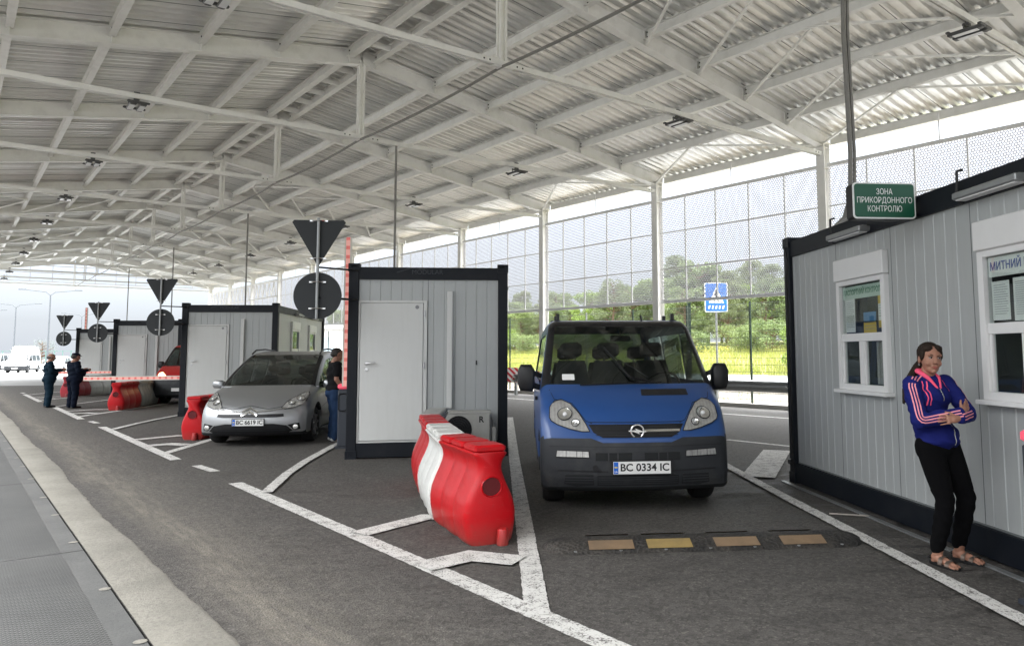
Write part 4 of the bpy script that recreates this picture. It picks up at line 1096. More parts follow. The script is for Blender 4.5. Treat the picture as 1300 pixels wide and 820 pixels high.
class Shell:
    def __init__(s, P, W, fz, push, bumper, wins, ws, rear_ws=None, st=.035, glass_a=55):
        """ws = (index from, index to) in control-point numbering for the windscreen"""
        s.W, s.fz, s.push = W, fz, push
        D = smooth_closed(P, st); n = len(D); s.parts = {k: G() for k in ('body', 'bumper', 'windscreen', 'rear_window', 'surround', 'under')}
        nor = []
        for i in range(n):
            a, b_ = D[i-1], D[(i+1) % n]; t_ = Vector((b_[0]-a[0], b_[1]-a[1])).normalized(); nor.append(Vector((t_.y, -t_.x)))
        area = sum(D[i][0]*D[(i+1) % n][1]-D[(i+1) % n][0]*D[i][1] for i in range(n))
        if area > 0: nor = [-v for v in nor]
        K, Mc = 6, 10; ztop = max(p[1] for p in P)-.012
        cols = []
        for side in (-1, 1):
            arcs = [('a', side, pi/2*k/K) for k in range(1, K+1)]
            if side < 0: cols = arcs[::-1]+[('c', -1+2*j/Mc, 0) for j in range(Mc+1)]
            else: cols += arcs
        def pt(i, c):
            y, z, R, _ = D[i]; nn_ = nor[i]
            if c[0] == 'c': x = c[1]*(W-R); off = 0
            else: x = c[1]*(W-R+R*sin(c[2])); off = R*(1-cos(c[2]))
            return s.post(x, y+nn_.x*off, z+nn_.y*off)
        grid = [[pt(i, c) for c in cols] for i in range(n)]
        for i in range(n):
            i2 = (i+1) % n; ci = D[i][3]
            for j in range(len(cols)-1):
                q = (grid[i][j], grid[i][j+1], grid[i2][j+1], grid[i2][j])
                zc = sum(p[2] for p in q)/4; cj, cj2 = cols[j], cols[j+1]
                central = cj[0] == 'c' and cj2[0] == 'c'; nearc = (cj[0] == 'c' or cj[2] <= radians(glass_a)) and (cj2[0] == 'c' or cj2[2] <= radians(glass_a))
                k = 'body'
                if ci == ws[1] and zc < ztop and glass_a > 60 and nearc: k = 'surround'
                elif ws[0] <= ci < ws[1] and nearc: k = 'windscreen' if central else 'surround'
                elif rear_ws and rear_ws[0] <= ci < rear_ws[1] and central: k = 'rear_window'
                elif nor[i].y > .6 and zc < .8: k = 'under'
                elif bumper(D[i][0], zc): k = 'bumper'
                s.parts[k].quad(*q)
        off = [(D[i][0]+nor[i].x*D[i][2], D[i][1]+nor[i].y*D[i][2]) for i in range(n)]
        win_d = [dens(w, .05) for w in wins]
        bl = getattr(s, 'x', None)
        def keep(x, y): return inpoly(x, y, off) and not any(inpoly(x, y, w) for w in win_d)
        vs, F = cdt([off]+win_d, .09, keep)
        for side in (-1, 1):
            for f in F:
                p = [s.post(side*W, vs[i].x, vs[i].y) for i in f]; zc = sum(vs[i].y for i in f)/3; yc = sum(vs[i].x for i in f)/3
                s.parts['bumper' if bumper(yc, zc) else 'body'].add(p, [(0, 1, 2)] if side > 0 else [(0, 2, 1)])
        s.glass = G()
        for w in win_d:
            vs, F = cdt([w], .09, lambda x, y: inpoly(x, y, w))
            for side in (-1, 1):
                for f in F: s.glass.add([s.post(side*(W-.012), vs[i].x, vs[i].y) for i in f], [tuple(range(3))])
        V = []; Fc = []
        for k in ('body', 'bumper', 'windscreen', 'surround', 'rear_window', 'under'):
            g = s.parts[k]; b0 = len(V); V += g.v; Fc += [tuple(i+b0 for i in f) for f in g.f]
        g = s.glass; b0 = len(V); V += g.v; Fc += [tuple(i+b0 for i in f) for f in g.f]
        s.bvh = BVHTree.FromPolygons([Vector(v) for v in V], Fc)
    def post(s, x, y, z):
        x = x*s.fz(y, z); y = y+s.push(y, z)*x*x; return (x, y, z)
    def decal(s, poly, axis='f', off=.004, th=.004, st=.05, side=1, g=None):
        """poly (x,z) seen from the front ('f'), (y,z) from the side ('s'), (x,z) from behind ('b'): a thin skin lying on the body"""
        P = dens(poly, st); vs, F = cdt([P], st*1.3, lambda x, y: inpoly(x, y, poly)); g = g or G(); V = []; ok = []
        for v in vs:
            if axis == 'f': o_, d = Vector((v.x, -3, v.y)), Vector((0, 1, 0))
            elif axis == 'b': o_, d = Vector((v.x, 12, v.y)), Vector((0, -1, 0))
            elif axis == 't': o_, d = Vector((v.x, v.y, 5)), Vector((0, 0, -1))
            else: o_, d = Vector((side*4, v.x, v.y)), Vector((-side, 0, 0))
            h = s.bvh.ray_cast(o_, d); 
            if h[0] is None: V.append(o_+d*3.2); ok.append(False)
            else: V.append(h[0]-d*off); ok.append(True)
        F = [f for f in F if all(ok[i] for i in f)]
        b0 = len(g.v); g.add(V, F)
        # skirt down to the body
        from collections import Counter
        c = Counter()
        for f in F:
            for a, b_ in zip(f, f[1:]+f[:1]): c[tuple(sorted((a, b_)))] += 1
        dd = {'f': Vector((0,1,0)), 'b': Vector((0,-1,0)), 's': Vector((-side,0,0)), 't': Vector((0,0,-1))}[axis]
        for f in F:
            for a, b_ in zip(f, f[1:]+f[:1]):
                if c[tuple(sorted((a, b_)))] == 1: g.quad(V[a], V[b_], V[b_]+dd*(off+th), V[a]+dd*(off+th))
        return g
    def line(s, pts, w, axis='f', off=.002, side=1, g=None):
        D = dens(pts, .04, False); g = g or G()
        for a, b_ in zip(D, D[1:]):
            d = (b_-a).normalized(); n_ = Vector((-d.y, d.x))*w/2; e = d*w*.2; Q = []
            for q in (a+n_-e, a-n_-e, b_-n_+e, b_+n_+e):
                if axis == 'f': o_, dr = Vector((q.x, -3, q.y)), Vector((0, 1, 0))
                elif axis == 'b': o_, dr = Vector((q.x, 12, q.y)), Vector((0, -1, 0))
                else: o_, dr = Vector((side*4, q.x, q.y)), Vector((-side, 0, 0))
                h = s.bvh.ray_cast(o_, dr)
                if h[0] is None: Q = None; break
                Q.append(h[0]-dr*off)
            if Q: g.quad(*Q)
        return g
def arch(yc, zc, r, z0, R=.03, n=9):
    """wheel-arch control points, travelling from the rear foot of the arch to its front foot"""
    a0 = math.asin(min(1, (z0-zc)/r)) if z0 > zc-r else -pi/2
    P = []
    for k in range(n+1):
        a = a0+(pi-2*a0)*k/n; P.append((yc+r*cos(a), zc+r*sin(a), R)+((1,) if k in (0, n) else ()))
    return P
def wheel(parent, x, y, r, w, M_t, M_r, side, spokes=5):
    g = G(); Mt = T_in((x, y, r)) @ Matrix.Rotation(pi/2*side, 4, 'Y')
    g.lathe([(r*.62, -w/2+.01), (r*.66, -w/2), (r*.92, -w/2), (r*.985, -w/2+.03), (r, -w*.2), (r, w*.2), (r*.985, w/2-.03), (r*.92, w/2), (r*.66, w/2), (r*.62, w/2-.02)], 36, Mt)
    wh = obj('wheel', g, M_t, parent, smooth=True)
    g = G(); g.lathe([(r*.62, w/2-.02), (r*.60, w/2-.03), (r*.57, w/2-.07), (r*.3, w/2-.09), (0, w/2-.09)], 32, Mt)
    for k in range(spokes):
        a = 2*pi*k/spokes
        p0 = Mt @ Vector((r*.12*cos(a), r*.12*sin(a), w/2-.04)); p1 = Mt @ Vector((r*.58*cos(a), r*.58*sin(a), w/2-.025)); g.bar(p0, p1, .035, .07, Mt.to_3x3() @ Vector((0,0,1)))
    g.lathe([(r*.17, w/2-.07), (r*.17, w/2-.03), (0, w/2-.025)], 18, Mt)
    obj('rim', g, M_r, wh, smooth=30)
def car_paint(name, col, metal=.0, rough=.32, dirt=.2, z0=.25, flake=0):
    m, t, b, out = nt(name); v = coords(t); s = N(t, 'ShaderNodeSeparateXYZ'); L(t, v, s.inputs[0])
    n1 = noise(t, v, 4, 5, .6); n2 = noise(t, v, 40, 4, .7)
    c = mixc(t, n1, tuple(x*.93 for x in col), tuple(min(1, x*1.06) for x in col))
    low = math_(t, 'SUBTRACT', 1, ramp(t, s.outputs[2], z0, z0+.55))
    d = math_(t, 'MULTIPLY', math_(t, 'ADD', math_(t, 'MULTIPLY', low, .8), .15), math_(t, 'MULTIPLY_ADD', n2, .5, n1)); d = math_(t, 'MULTIPLY', d, dirt, clamp=True)
    c = mixc(t, d, c, (.16,.145,.12)); L(t, c, b.inputs['Base Color'])
    b.inputs['Metallic'].default_value = metal; L(t, math_(t, 'MULTIPLY_ADD', d, .8, rough), b.inputs['Roughness'])
    b.inputs['Coat Weight'].default_value = .3; b.inputs['Coat Roughness'].default_value = .12
    return m
M['blue'] = car_paint('blue_van_paint', (.006,.056,.215), 0, .36, .28)
M['silver'] = car_paint('silver_car_paint', (.36,.37,.38), .75, .33, .3)
M['redp'] = car_paint('red_vehicle_paint', (.42,.012,.012), 0, .3, .2)
M['whitep'] = car_paint('white_vehicle_paint', (.68,.69,.70), 0, .35, .2)
M['bump'] = pbr('grey_black_bumper_plastic', (.019,.021,.024), .6, var=.2, sc=5, dirt=.45, dirtcol=(.075,.072,.066), bump=.15, bsc=120)
M['grille'] = pbr('black_grille', (.008,.008,.009), .4); M['tyre'] = M['rubber']; M['rimm'] = pbr('grey_wheel_trim', (.28,.28,.29), .4, .6)
M['wglass'] = glass('windscreen_glass', (.27,.31,.30), .02, refl=.35); M['seat'] = pbr('grey_seat_fabric', (.13,.13,.135), .9, var=.2); M['seatd'] = pbr('dark_seat_fabric', (.05,.05,.055), .9, var=.2)
M['plate_w'] = pbr('number_plate_white', (.72,.72,.70), .4, var=.03, dirt=.15); M['plate_b'] = pbr('number_plate_blue', (.01,.12,.55), .4); M['platey'] = pbr('number_plate_yellow', (.75,.6,.03), .4)
M['letters'] = pbr('black_lettering', (.012,.012,.012), .5)
def lampglass():
    m, t, b, out = nt('headlamp_lens'); v = coords(t)
    n1 = noise(t, v, 22, 4, .6, .6); w = N(t, 'ShaderNodeTexWave'); w.inputs['Scale'].default_value = 9; w.inputs['Distortion'].default_value = .3; L(t, v, w.inputs['Vector'])
    c = mixc(t, ramp(t, n1, .3, .7), (.30,.30,.29), (.46,.455,.43)); c = mixc(t, math_(t, 'MULTIPLY', w.outputs['Fac'], .25), c, (.62,.61,.58))
    L(t, c, b.inputs['Base Color']); b.inputs['Metallic'].default_value = .35; b.inputs['Roughness'].default_value = .16; b.inputs['Coat Weight'].default_value = 1; b.inputs['Coat Roughness'].default_value = .08; return m
M['lampg'] = lampglass(); M['lampin'] = pbr('lamp_reflector', (.8,.8,.78), .08, .9); M['lampdk'] = pbr('lamp_dark', (.10,.10,.10), .2, .6); M['orange'] = pbr('amber_lens', (.5,.16,.02), .3)
def number_plate(parent, txt, cx, cz, y, w=.52, h=.112, rx=0, rz=0):
    p = thing('number_plate', None, None, (cx, y, cz), rz); p.parent = parent; p.rotation_euler = (rx, 0, rz)
    p.name = 'number_plate'
    for k in ('label', 'category'):
        if k in p: del p[k]
    g = G(); g.m = 0; g.box(-w/2-.012, w/2+.012, 0, .012, -h/2-.012, h/2+.012, .004); g.m = 1; g.box(-w/2, w/2, -.003, -.0005, -h/2, h/2)
    obj('plate', g, [M['black'], M['plate_w']], p)
    g = G(); g.box(-w/2+.004, -w/2+.048, -.0045, -.0032, -h/2+.004, h/2-.004); obj('blue_band', g, M['plate_b'], p)
    g = G(); g.box(-w/2+.012, -w/2+.040, -.006, -.0048, .012, .024); g.m = 1; g.box(-w/2+.012, -w/2+.040, -.006, -.0048, 0, .012); obj('flag', g, [M['plate_b'], M['platey']], p)
    t = text('UA', .022, M['plate_w'], p, ext=.0003, bold=.0004); place(t, (-w/2+.026, -.0052, -h/2+.022), 90)
    t = text(txt, .098, M['letters'], p, ext=.0004, bold=.0022, wide=w-.085); place(t, (.026, -.0040, 0), 90)
def seat(parent, x, y, z, mat, w=.46, hh=.62):
    g = G(); g.box(x-w/2, x+w/2, y-.42, y+.08, z-.14, z+.04, .04); g.add(*_tilt_box(x, y, z, w, hh))
    s_ = obj('seat', g, mat, parent, bevel=.0, smooth=30)
    g = G(); g.box(x-.135, x+.135, y+.15, y+.25, z+hh+.04, z+hh+.22, .035); g.tube([(x-.05, y+.18, z+hh-.02), (x-.05, y+.19, z+hh+.08)], .008, 6); g.tube([(x+.05, y+.18, z+hh-.02), (x+.05, y+.19, z+hh+.08)], .008, 6)
    obj('headrest', g, mat, s_, smooth=True)
def _tilt_box(x, y, z, w, hh):
    V = []; n = 8
    for k in range(n+1):
        u = k/n; ww = w/2*(1-.25*max(0, u-.6)/.4); yy = y+.02+.16*u; zz = z+hh*u; th = .07*(1-.3*u)
        V += [(x-ww, yy-th*.6, zz), (x-ww*.7, yy-th, zz), (x+ww*.7, yy-th, zz), (x+ww, yy-th*.6, zz), (x+ww, yy+th, zz), (x-ww, yy+th, zz)]
    F = []
    for k in range(n):
        for j in range(6): F.append((k*6+j, k*6+(j+1) % 6, k*6+6+(j+1) % 6, k*6+6+j))
    F += [tuple(range(5, -1, -1)), tuple(n*6+j for j in range(6))]
    return V, F
def lamp_bowls(sh, hl, sd, spec, tilt):
    for cx, cz, r in spec:
        h = sh.bvh.ray_cast(Vector((sd*cx,-3,cz)), Vector((0,1,0))); nrm = h[1]
        if nrm.y > 0: nrm = -nrm
        Mt = Matrix.Translation(h[0]+nrm*.016) @ nrm.to_track_quat('Z', 'Y').to_matrix().to_4x4()
        g = G(); g.lathe([(r+.006, -.004), (r+.006, .004), (r, .005), (r*.96, .003)], 26, Mt); obj('bowl_rim', g, M['lampdk'], hl, smooth=True)
        g = G(); g.lathe([(r*.96, .002), (r*.75, -.003), (r*.5, -.006), (r*.30, -.007)], 26, Mt); obj('reflector', g, M['lampin'], hl, smooth=True)
        g = G(); g.lathe([(r*.30, -.005), (r*.28, .005), (r*.15, .009), (0, .010)], 16, Mt); obj('bulb_cover', g, M['lens'], hl, smooth=True)
def add_shell(t, sh, paint, detail=True, bump=None):
    names = {'body': paint, 'bumper': bump or M['bump'], 'windscreen': M['wglass'], 'surround': M['grille'], 'rear_window': M['wglass'], 'under': M['dark']}
    nm = {'surround': 'windscreen_seal', 'under': 'underbody'}
    for k, mt in names.items():
        if k == 'surround' and sh.parts[k].f and all(abs(v[0]) > .05 for v in sh.parts[k].v):
            src = sh.parts[k]
            for sd in (-1, 1):
                g = G()
                for f in src.f:
                    if src.v[f[0]][0]*sd > 0: g.quad(*[src.v[i] for i in f])
                obj('windscreen_seal', g, mt, t, smooth=40)
        elif sh.parts[k].f: obj(nm.get(k, k), sh.parts[k], mt, t, smooth=40)
    if sh.glass.f: obj('side_window', sh.glass, M['wglass'], t, smooth=True)
def mirror(t, sh, x, y, z, side, mat, w=.20, h=.30, vert=True):
    g = G(); V = []
    hw, hh = w/2, h/2
    pts = [(-hw*.75, -hh), (hw*.7, -hh*.92), (hw, -hh*.4), (hw, hh*.5), (hw*.65, hh), (-hw*.6, hh), (-hw, hh*.55), (-hw, -hh*.6)]
    for d, k in ((-.07, .78), (-.055, .93), (-.01, 1.0), (.05, .97)):
        V += [(x+side*a*k, y+d, z+b_*k) for a, b_ in pts]
    F = [tuple(range(8)), tuple(31-j for j in range(8))]
    for r in range(3):
        for j in range(8): F.append((r*8+j, r*8+(j+1) % 8, r*8+8+(j+1) % 8, r*8+8+j))
    g.add(V, F); m_ = obj('mirror', g, mat, t, smooth=50)
    g = G(); g.bar((x-side*w*.3, y+.0, z-h*.25), (x-side*(w*.5+.12), y+.06, z-h*.42), .07, .06); g.bar((x-side*w*.3, y+.0, z+h*.22), (x-side*(w*.5+.10), y+.06, z+h*.02), .06, .05); obj('mirror_arm', g, M['black'], m_, bevel=.01)

# ---- blue van
VF = [(.11,.22,.05), (.02,.30,.08), (.0,.42,.10), (.0,.56,.12), (.02,.70,.12), (.07,.80,.10), (.12,.89,.10), (.23,1.02,.10), (.42,1.14,.10), (.63,1.24,.09,1),
      (.98,1.565,.09), (1.34,1.875,.09,1), (1.55,1.945,.10), (2.2,1.975,.10), (3.4,1.97,.10), (4.45,1.94,.10), (4.66,1.87,.09,1), (4.74,1.45,.07), (4.78,1.15,.07,1), (4.80,.7,.08), (4.78,.4,.05), (4.68,.30,.03, 1)]
VAN = VF+arch(3.98, .33, .39, .28)+[(2.8,.25,.03), (1.6,.25,.03)]+arch(.90, .33, .39, .25)[0:]
def van_fz(y, z): return 1-max(0, z-1.12)*.165-max(0, .45-z)*.05
def van_push(y, z): return .17*max(0, 1-max(0, y)/1.9)
van_bump = lambda y, z: (z < .735 and y < .6) or (z < .55 and y > 4.5) or (z < .42)
side_w = [[(.98,1.20), (1.28,1.22), (1.92,1.24), (1.92,1.80), (1.56,1.80), (1.22,1.56)], [(2.06,1.24), (3.2,1.24), (3.2,1.80), (2.06,1.80)], [(3.34,1.24), (4.45,1.24), (4.42,1.78), (3.34,1.80)]]
def blue_van():
    sh = Shell(VAN, .945, van_fz, van_push, van_bump, side_w, (9, 11), (16, 18), glass_a=78)
    t = thing('van', 'blue passenger van with black bumper and plate BC 0334 IC facing the camera', 'van', (1.580, 7.40, 0), radians(-3.5))
    add_shell(t, sh, M['blue'])
    D = sh.decal
    # blue chin under the grille, grille, chrome bar, badge
    obj('chin_panel', D([(-.60,.84), (-.46,.74), (-.34,.695), (.34,.695), (.46,.74), (.60,.84)], off=.006), M['blue'], t)
    gr_ = obj('grille', D([(-.475,.865), (.475,.865), (.43,.79), (.34,.742), (-.34,.742), (-.43,.79)], off=.010), M['grille'], t)
    g = G()
    for z in (.765, .788, .826, .845): sh.line([(-.42+abs(z-.8)*.4, z), (.42-abs(z-.8)*.4, z)], .006, off=.014, g=g)
    obj('grille_bar', g, M['bump'], gr_)
    obj('chrome_bar', sh.decal([(.06,.797), (.43,.797), (.43,.817), (.06,.817)], off=.020), M['chrome'], gr_)
    yb = sh.bvh.ray_cast(Vector((0,-3,.80)), Vector((0,1,0)))[0].y-.03
    g = G(); Mb = T_in((0, yb, .802)) @ Rx @ Matrix.Rotation(pi, 4, 'X')
    Mb = T_in((0, yb, .802)) @ Rx
    ring = [(.062+.010*cos(a), .008*sin(a)) for a in [2*pi*k/10 for k in range(11)]]
    g.lathe(ring, 32, Mb); g.prism([(-.088,.812), (-.012,.812), (-.028,.832), (.04,.806), (.088,.806), (.088,.792), (.012,.792), (.028,.772), (-.04,.798), (-.088,.798)], yb-.006, yb+.004)
    obj('badge', g, M['chrome'], gr_, smooth=30)
    for sd in (-1, 1):
        f = lambda P: [(sd*a, b_) for a, b_ in P]
        hl = obj('headlight', D(f([(-.855,.93), (-.85,1.03), (-.80,1.085), (-.73,1.10), (-.64,1.06), (-.56,.97), (-.50,.87), (-.465,.80), (-.54,.80), (-.66,.825), (-.78,.865), (-.84,.90)]), off=.012, st=.035), M['lampg'], t, smooth=True)
        lamp_bowls(sh, hl, sd, ((-.70,.955,.070), (-.60,.875,.036)), .45)
        obj('lamp_rim', sh.line(f([(-.855,.93), (-.85,1.03), (-.80,1.085), (-.73,1.10), (-.64,1.06), (-.56,.97), (-.50,.87), (-.465,.80), (-.54,.80), (-.66,.825), (-.78,.865), (-.84,.90), (-.855,.93)]), .008, off=.014), M['grille'], hl)
        fl = obj('fog_lamp', D(f([(-.80,.56), (-.79,.625), (-.48,.615), (-.475,.555)]), off=.008), M['lampg'], t)
        g = G(); sh.line(f([(-.80,.56), (-.79,.625), (-.48,.615), (-.475,.555), (-.80,.56)]), .008, off=.010, g=g); [sh.line(f([(x, .56), (x, .618)]), .004, off=.0095, g=g) for x in (-.70,-.60,-.54)]; obj('lamp_rim', g, M['grille'], fl)
        obj('lower_vent', D(f([(-.72,.30), (-.71,.39), (-.44,.39), (-.43,.29), (-.60,.275)]), off=.010, st=.04), M['dark'], t)
        g = G(); [sh.line(f([(-.71,z), (-.44,z)]), .010, off=.015, g=g) for z in (.315,.34,.365)]; obj('vent_slat', g, M['bump'], t)
        obj('seam', sh.line(f([(-.845,1.19), (-.80,1.10), (-.62,1.06), (-.50,.90), (-.44,.875)]), .006), M['grille'], t)
        obj('seam', sh.line([(1.32,.30), (1.20,.75), (1.0,1.12), (.90,1.2)], .010, 's', side=sd), M['grille'], t)
        obj('seam', sh.line([(1.99,1.85), (1.99,.34)], .010, 's', side=sd), M['grille'], t)
        obj('door_handle', sh.decal([(1.68,1.02), (1.88,1.02), (1.88,1.06), (1.68,1.06)], 's', .03, side=sd), M['black'], t)
        mirror(t, sh, sd*1.085, 1.02, 1.30, sd, M['black'], .19, .30)
    obj('upper_intake', D([(-.415,.525), (-.415,.60), (.415,.60), (.415,.525)], off=.010, st=.04), M['dark'], t)
    g = G(); [sh.line([(x,.525), (x,.60)], .012, off=.014, g=g) for x in (-.29,-.2,.2,.29)]; g = D([(-.06,.53), (-.06,.60), (.06,.60), (.06,.53)], off=.016, g=g); obj('intake_rib', g, M['bump'], t)
    obj('lower_intake', D([(-.40,.285), (-.40,.385), (.40,.385), (.40,.285)], off=.010, st=.04), M['dark'], t)
    g = G(); [sh.line([(-.39,z), (.39,z)], .008, off=.015, g=g) for z in (.305,.325,.345,.365)]; obj('intake_rib', g, M['bump'], t)
    g = G(); sh.line([(-.78,.43), (-.3,.42)], .010, off=.006, g=g); sh.line([(.3,.42), (.78,.43)], .010, off=.006, g=g); sh.line([(-.86,.66), (0,.655), (.86,.66)], .008, off=.004, g=g); g.disc((0,0,0), .028, T_in((-.42, -.006, .46)) @ Rx, 16); obj('bumper_crease', g, M['grille'], t)
    obj('hood_vent', D([(.10,1.13), (.11,1.19), (.60,1.19), (.60,1.13)], off=.006), M['black'], t)
    obj('seam', sh.line([(-.46,.885), (0,.882), (.46,.885)], .007), M['grille'], t)
    number_plate(t, 'BC 0334 IC', .03, .462, -.035, .56, .118)
    # wipers
    g = G()
    for pts in ([(-.52,1.225), (-.1,1.235), (.35,1.245)], [(.30,1.24), (.02,1.30), (-.22,1.62)]):
        q = []
        for a, b_ in dens(pts, .06, False): 
            h = sh.bvh.ray_cast(Vector((a,-3,b_)), Vector((0,1,0))); q.append(h[0]+Vector((0,-.028,.012)))
        g.tube(q, .009, 6)
    obj('wiper', g, M['grille'], t)
    sb_ = obj('window_sticker', D([(-.70,1.285), (-.70,1.345), (-.57,1.345), (-.57,1.285)], off=.002), M['paper'], t)
    # interior: floor, dashboard, seats, wheel, roof lining, rear bench
    g = G(); g.box(-.86, .86, .75, 4.6, .32, .40); g.m = 1; g.box(-.80, .80, .70, 1.16, .8, 1.16, .05); g.box(-.66, -.20, .75, 1.10, 1.16, 1.20, .02); obj('dashboard', g, [M['seatd'], M['dark']], t)
    for x, m_ in ((-.52, 'seat'), (-.06, 'seat'), (.48, 'seatd')): seat(t, x, 1.85, .86, M[m_], .48 if x > .2 else .44)
    for x in (-.5, 0, .5): seat(t, x, 3.2, .82, M['seatd'], .46)
    g = G(); g.lathe([(.19+.014*cos(a), .014*sin(a)) for a in [2*pi*k/8 for k in range(9)]], 24, T_in((.48, 1.24, 1.20)) @ Matrix.Rotation(-radians(52), 4, 'X')); g.bar((.48, 1.24, 1.2), (.48, 1.05, 1.08), .05, .05); g.bar((.31, 1.24, 1.2), (.65, 1.24, 1.2), .03, .04); obj('steering_wheel', g, M['black'], t, smooth=True)
    g = G(); g.box(-.12, .12, 1.26, 1.29, 1.70, 1.77, .012); g.bar((0, 1.28, 1.77), (0, 1.36, 1.85), .02, .02); obj('inner_mirror', g, M['black'], t)
    g = G(); g.tube([(-.2, 1.24, 1.62), (-.05, 1.18, 1.50), (.12, 1.08, 1.40), (.26, .95, 1.30)], .006, 5); obj('charging_cable', g, M['ink'], t)
    for sd in (-1, 1):
        for y in (1.75, 2.3, 3.6):
            g = G(); g.box(sd*.70-.02, sd*.70+.02, y-.03, y+.03, 1.945, 2.045, .005); g.box(sd*.70-.04, sd*.70+.04, y-.06, y+.06, 1.935, 1.965, .005); obj('rack_mount', g, M['black'], t)
        for y in (.90, 3.98): wheel(t, sd*.80, y, .325, .22, M['tyre'], M['rimm'], sd)
    g = G(); g.tube([(.30, 1.6, 1.95), (.31, 1.72, 2.02)], .012, 6); obj('aerial_base', g, M['black'], t)
    return sh
blue_van()

# ---- silver people carrier
CF = [(.14,.18,.04), (.04,.24,.07), (.0,.36,.12), (.01,.50,.14), (.05,.60,.14), (.13,.70,.14), (.34,.83,.13), (.70,.945,.12), (.98,1.02,.10,1),
      (1.55,1.32,.10), (2.20,1.58,.11,1), (2.55,1.635,.13), (3.2,1.65,.13), (3.9,1.57,.13), (4.16,1.47,.11,1), (4.34,1.15,.09), (4.40,1.0,.10,1), (4.46,.65,.12), (4.44,.35,.07), (4.34,.24,.03,1)]
CAR = CF+arch(3.66, .32, .36, .24)+[(2.8,.20,.03), (1.7,.20,.03)]+arch(.93, .32, .36, .20)
def car_fz(y, z): return 1-max(0, z-.88)*.27-max(0, .5-z)*.08
def car_push(y, z): return (.30 if z < 1.0 else .16)*max(0, 1-max(0, y)/2.0)
cw = [[(1.16,1.0), (1.52,1.0), (1.52,1.19)], [(1.60,1.0), (2.60,1.03), (2.60,1.52), (2.24,1.48), (1.60,1.19)], [(2.70,1.03), (3.50,1.06), (3.50,1.50), (2.70,1.52)], [(3.60,1.07), (4.02,1.12), (3.84,1.42), (3.60,1.48)]]
def silver_car():
    sh = Shell(CAR, .905, car_fz, car_push, lambda y, z: False, cw, (8, 10), (14, 16), .04)
    t = thing('car', 'silver family car with chevron badge and plate BC 6619 IC beside the man in black', 'car', (-3.86, 13.9, 0), radians(-2.5))
    add_shell(t, sh, M['silver']); D = sh.decal
    obj('upper_slot', D([(-.56,.515), (-.55,.56), (.55,.56), (.56,.515), (.45,.505), (-.45,.505)], off=.012, st=.04), M['grille'], t)
    li = obj('lower_intake', D([(-.70,.27), (-.60,.36), (-.40,.395), (.40,.395), (.60,.36), (.70,.27), (.55,.20), (-.55,.20)], off=.014, st=.04), M['grille'], t)
    g = G(); [sh.line([(-.6+abs(z-.3)*.6,z), (.6-abs(z-.3)*.6,z)], .008, off=.020, g=g) for z in (.24,.28,.32,.355)]; obj('intake_rib', g, M['bump'], li)
    obj('intake_rim', sh.line([(-.72,.27), (-.61,.37), (-.40,.405), (.40,.405), (.61,.37), (.72,.27)], .014, off=.012), M['silver'], li)
    g = G()
    for dz in (0, -.058):
        sh.line([(-.125,.600+dz), (0,.665+dz), (.125,.600+dz)], .030, off=.022, g=g)
    obj('chevron_badge', g, M['chrome'], t)
    g = G(); sh.line([(-.60,.655), (-.30,.615), (-.13,.60)], .012, off=.012, g=g); sh.line([(.13,.60), (.30,.615), (.60,.655)], .012, off=.012, g=g); obj('chrome_strip', g, M['chrome'], t)
    obj('seam', sh.line([(-.58,.69), (-.3,.64), (0,.70), (.3,.64), (.58,.69)], .008), M['grille'], t)
    for sd in (-1, 1):
        f = lambda P: [(sd*a, b_) for a, b_ in P]
        P = [(-.50,.665), (-.56,.76), (-.66,.845), (-.76,.90), (-.82,.91), (-.855,.86), (-.85,.76), (-.80,.70), (-.68,.655), (-.56,.64)]
        hl = obj('headlight', D(f(P), off=.010, st=.035), M['lampg'], t, smooth=True)
        lamp_bowls(sh, hl, sd, ((-.755,.80,.066), (-.635,.735,.052)), .7)
        obj('lamp_rim', sh.line(f(P+P[:1]), .009, off=.012), M['grille'], hl)
        fh = obj('fog_lamp_housing', D(f([(-.57,.36), (-.80,.40), (-.82,.29), (-.74,.27)]), off=.005), M['grille'], t)
        hh = sh.bvh.ray_cast(Vector((sd*.745,-3,.33)), Vector((0,1,0))); g = G(); g.lathe([(.045, 0), (.04, .01), (0, .012)], 16, T_in((sd*.745, hh[0].y-.012, .33)) @ Rx); obj('fog_lamp', g, M['lampin'], fh)
        for pts in ([(.95,.98), (1.02,.60), (1.20,.24)], [(2.65,1.55), (2.65,.60), (2.60,.24)], [(3.55,1.5), (3.55,1.0), (3.35,.66)], [(1.2,.24), (3.2,.24)], [(1.02,.55), (2.2,.72), (3.3,.80)]): obj('seam', sh.line(pts, .009, 's', side=sd), M['grille'], t)
        for y in (2.35, 3.25): obj('door_handle', D([(y,.93), (y+.17,.935), (y+.17,.965), (y,.96)], 's', .028, side=sd), M['silver'], t)
        obj('window_trim', sh.line([(1.10,.985), (2.6,1.01), (4.08,1.09)], .018, 's', off=.006, side=sd), M['chrome'], t)
        obj('side_moulding', sh.line([(1.32,.40), (3.25,.42)], .035, 's', off=.012, side=sd), M['silver'], t)
        mirror(t, sh, sd*1.02, 1.40, 1.03, sd, M['silver'], .20, .15)
        g = G(); g.tube([(sd*.66, 2.15, 1.60), (sd*.655, 2.35, 1.675), (sd*.645, 2.9, 1.70), (sd*.65, 3.6, 1.66), (sd*.65, 3.85, 1.58)], .016, 6); obj('roof_rail', g, M['black'], t, smooth=True)
        for y in (.93, 3.66): wheel(t, sd*.795, y, .315, .21, M['tyre'], M['rimm'], sd, 7)
    number_plate(t, 'BC 6619 IC', .0, .425, -.03, .52, .112)
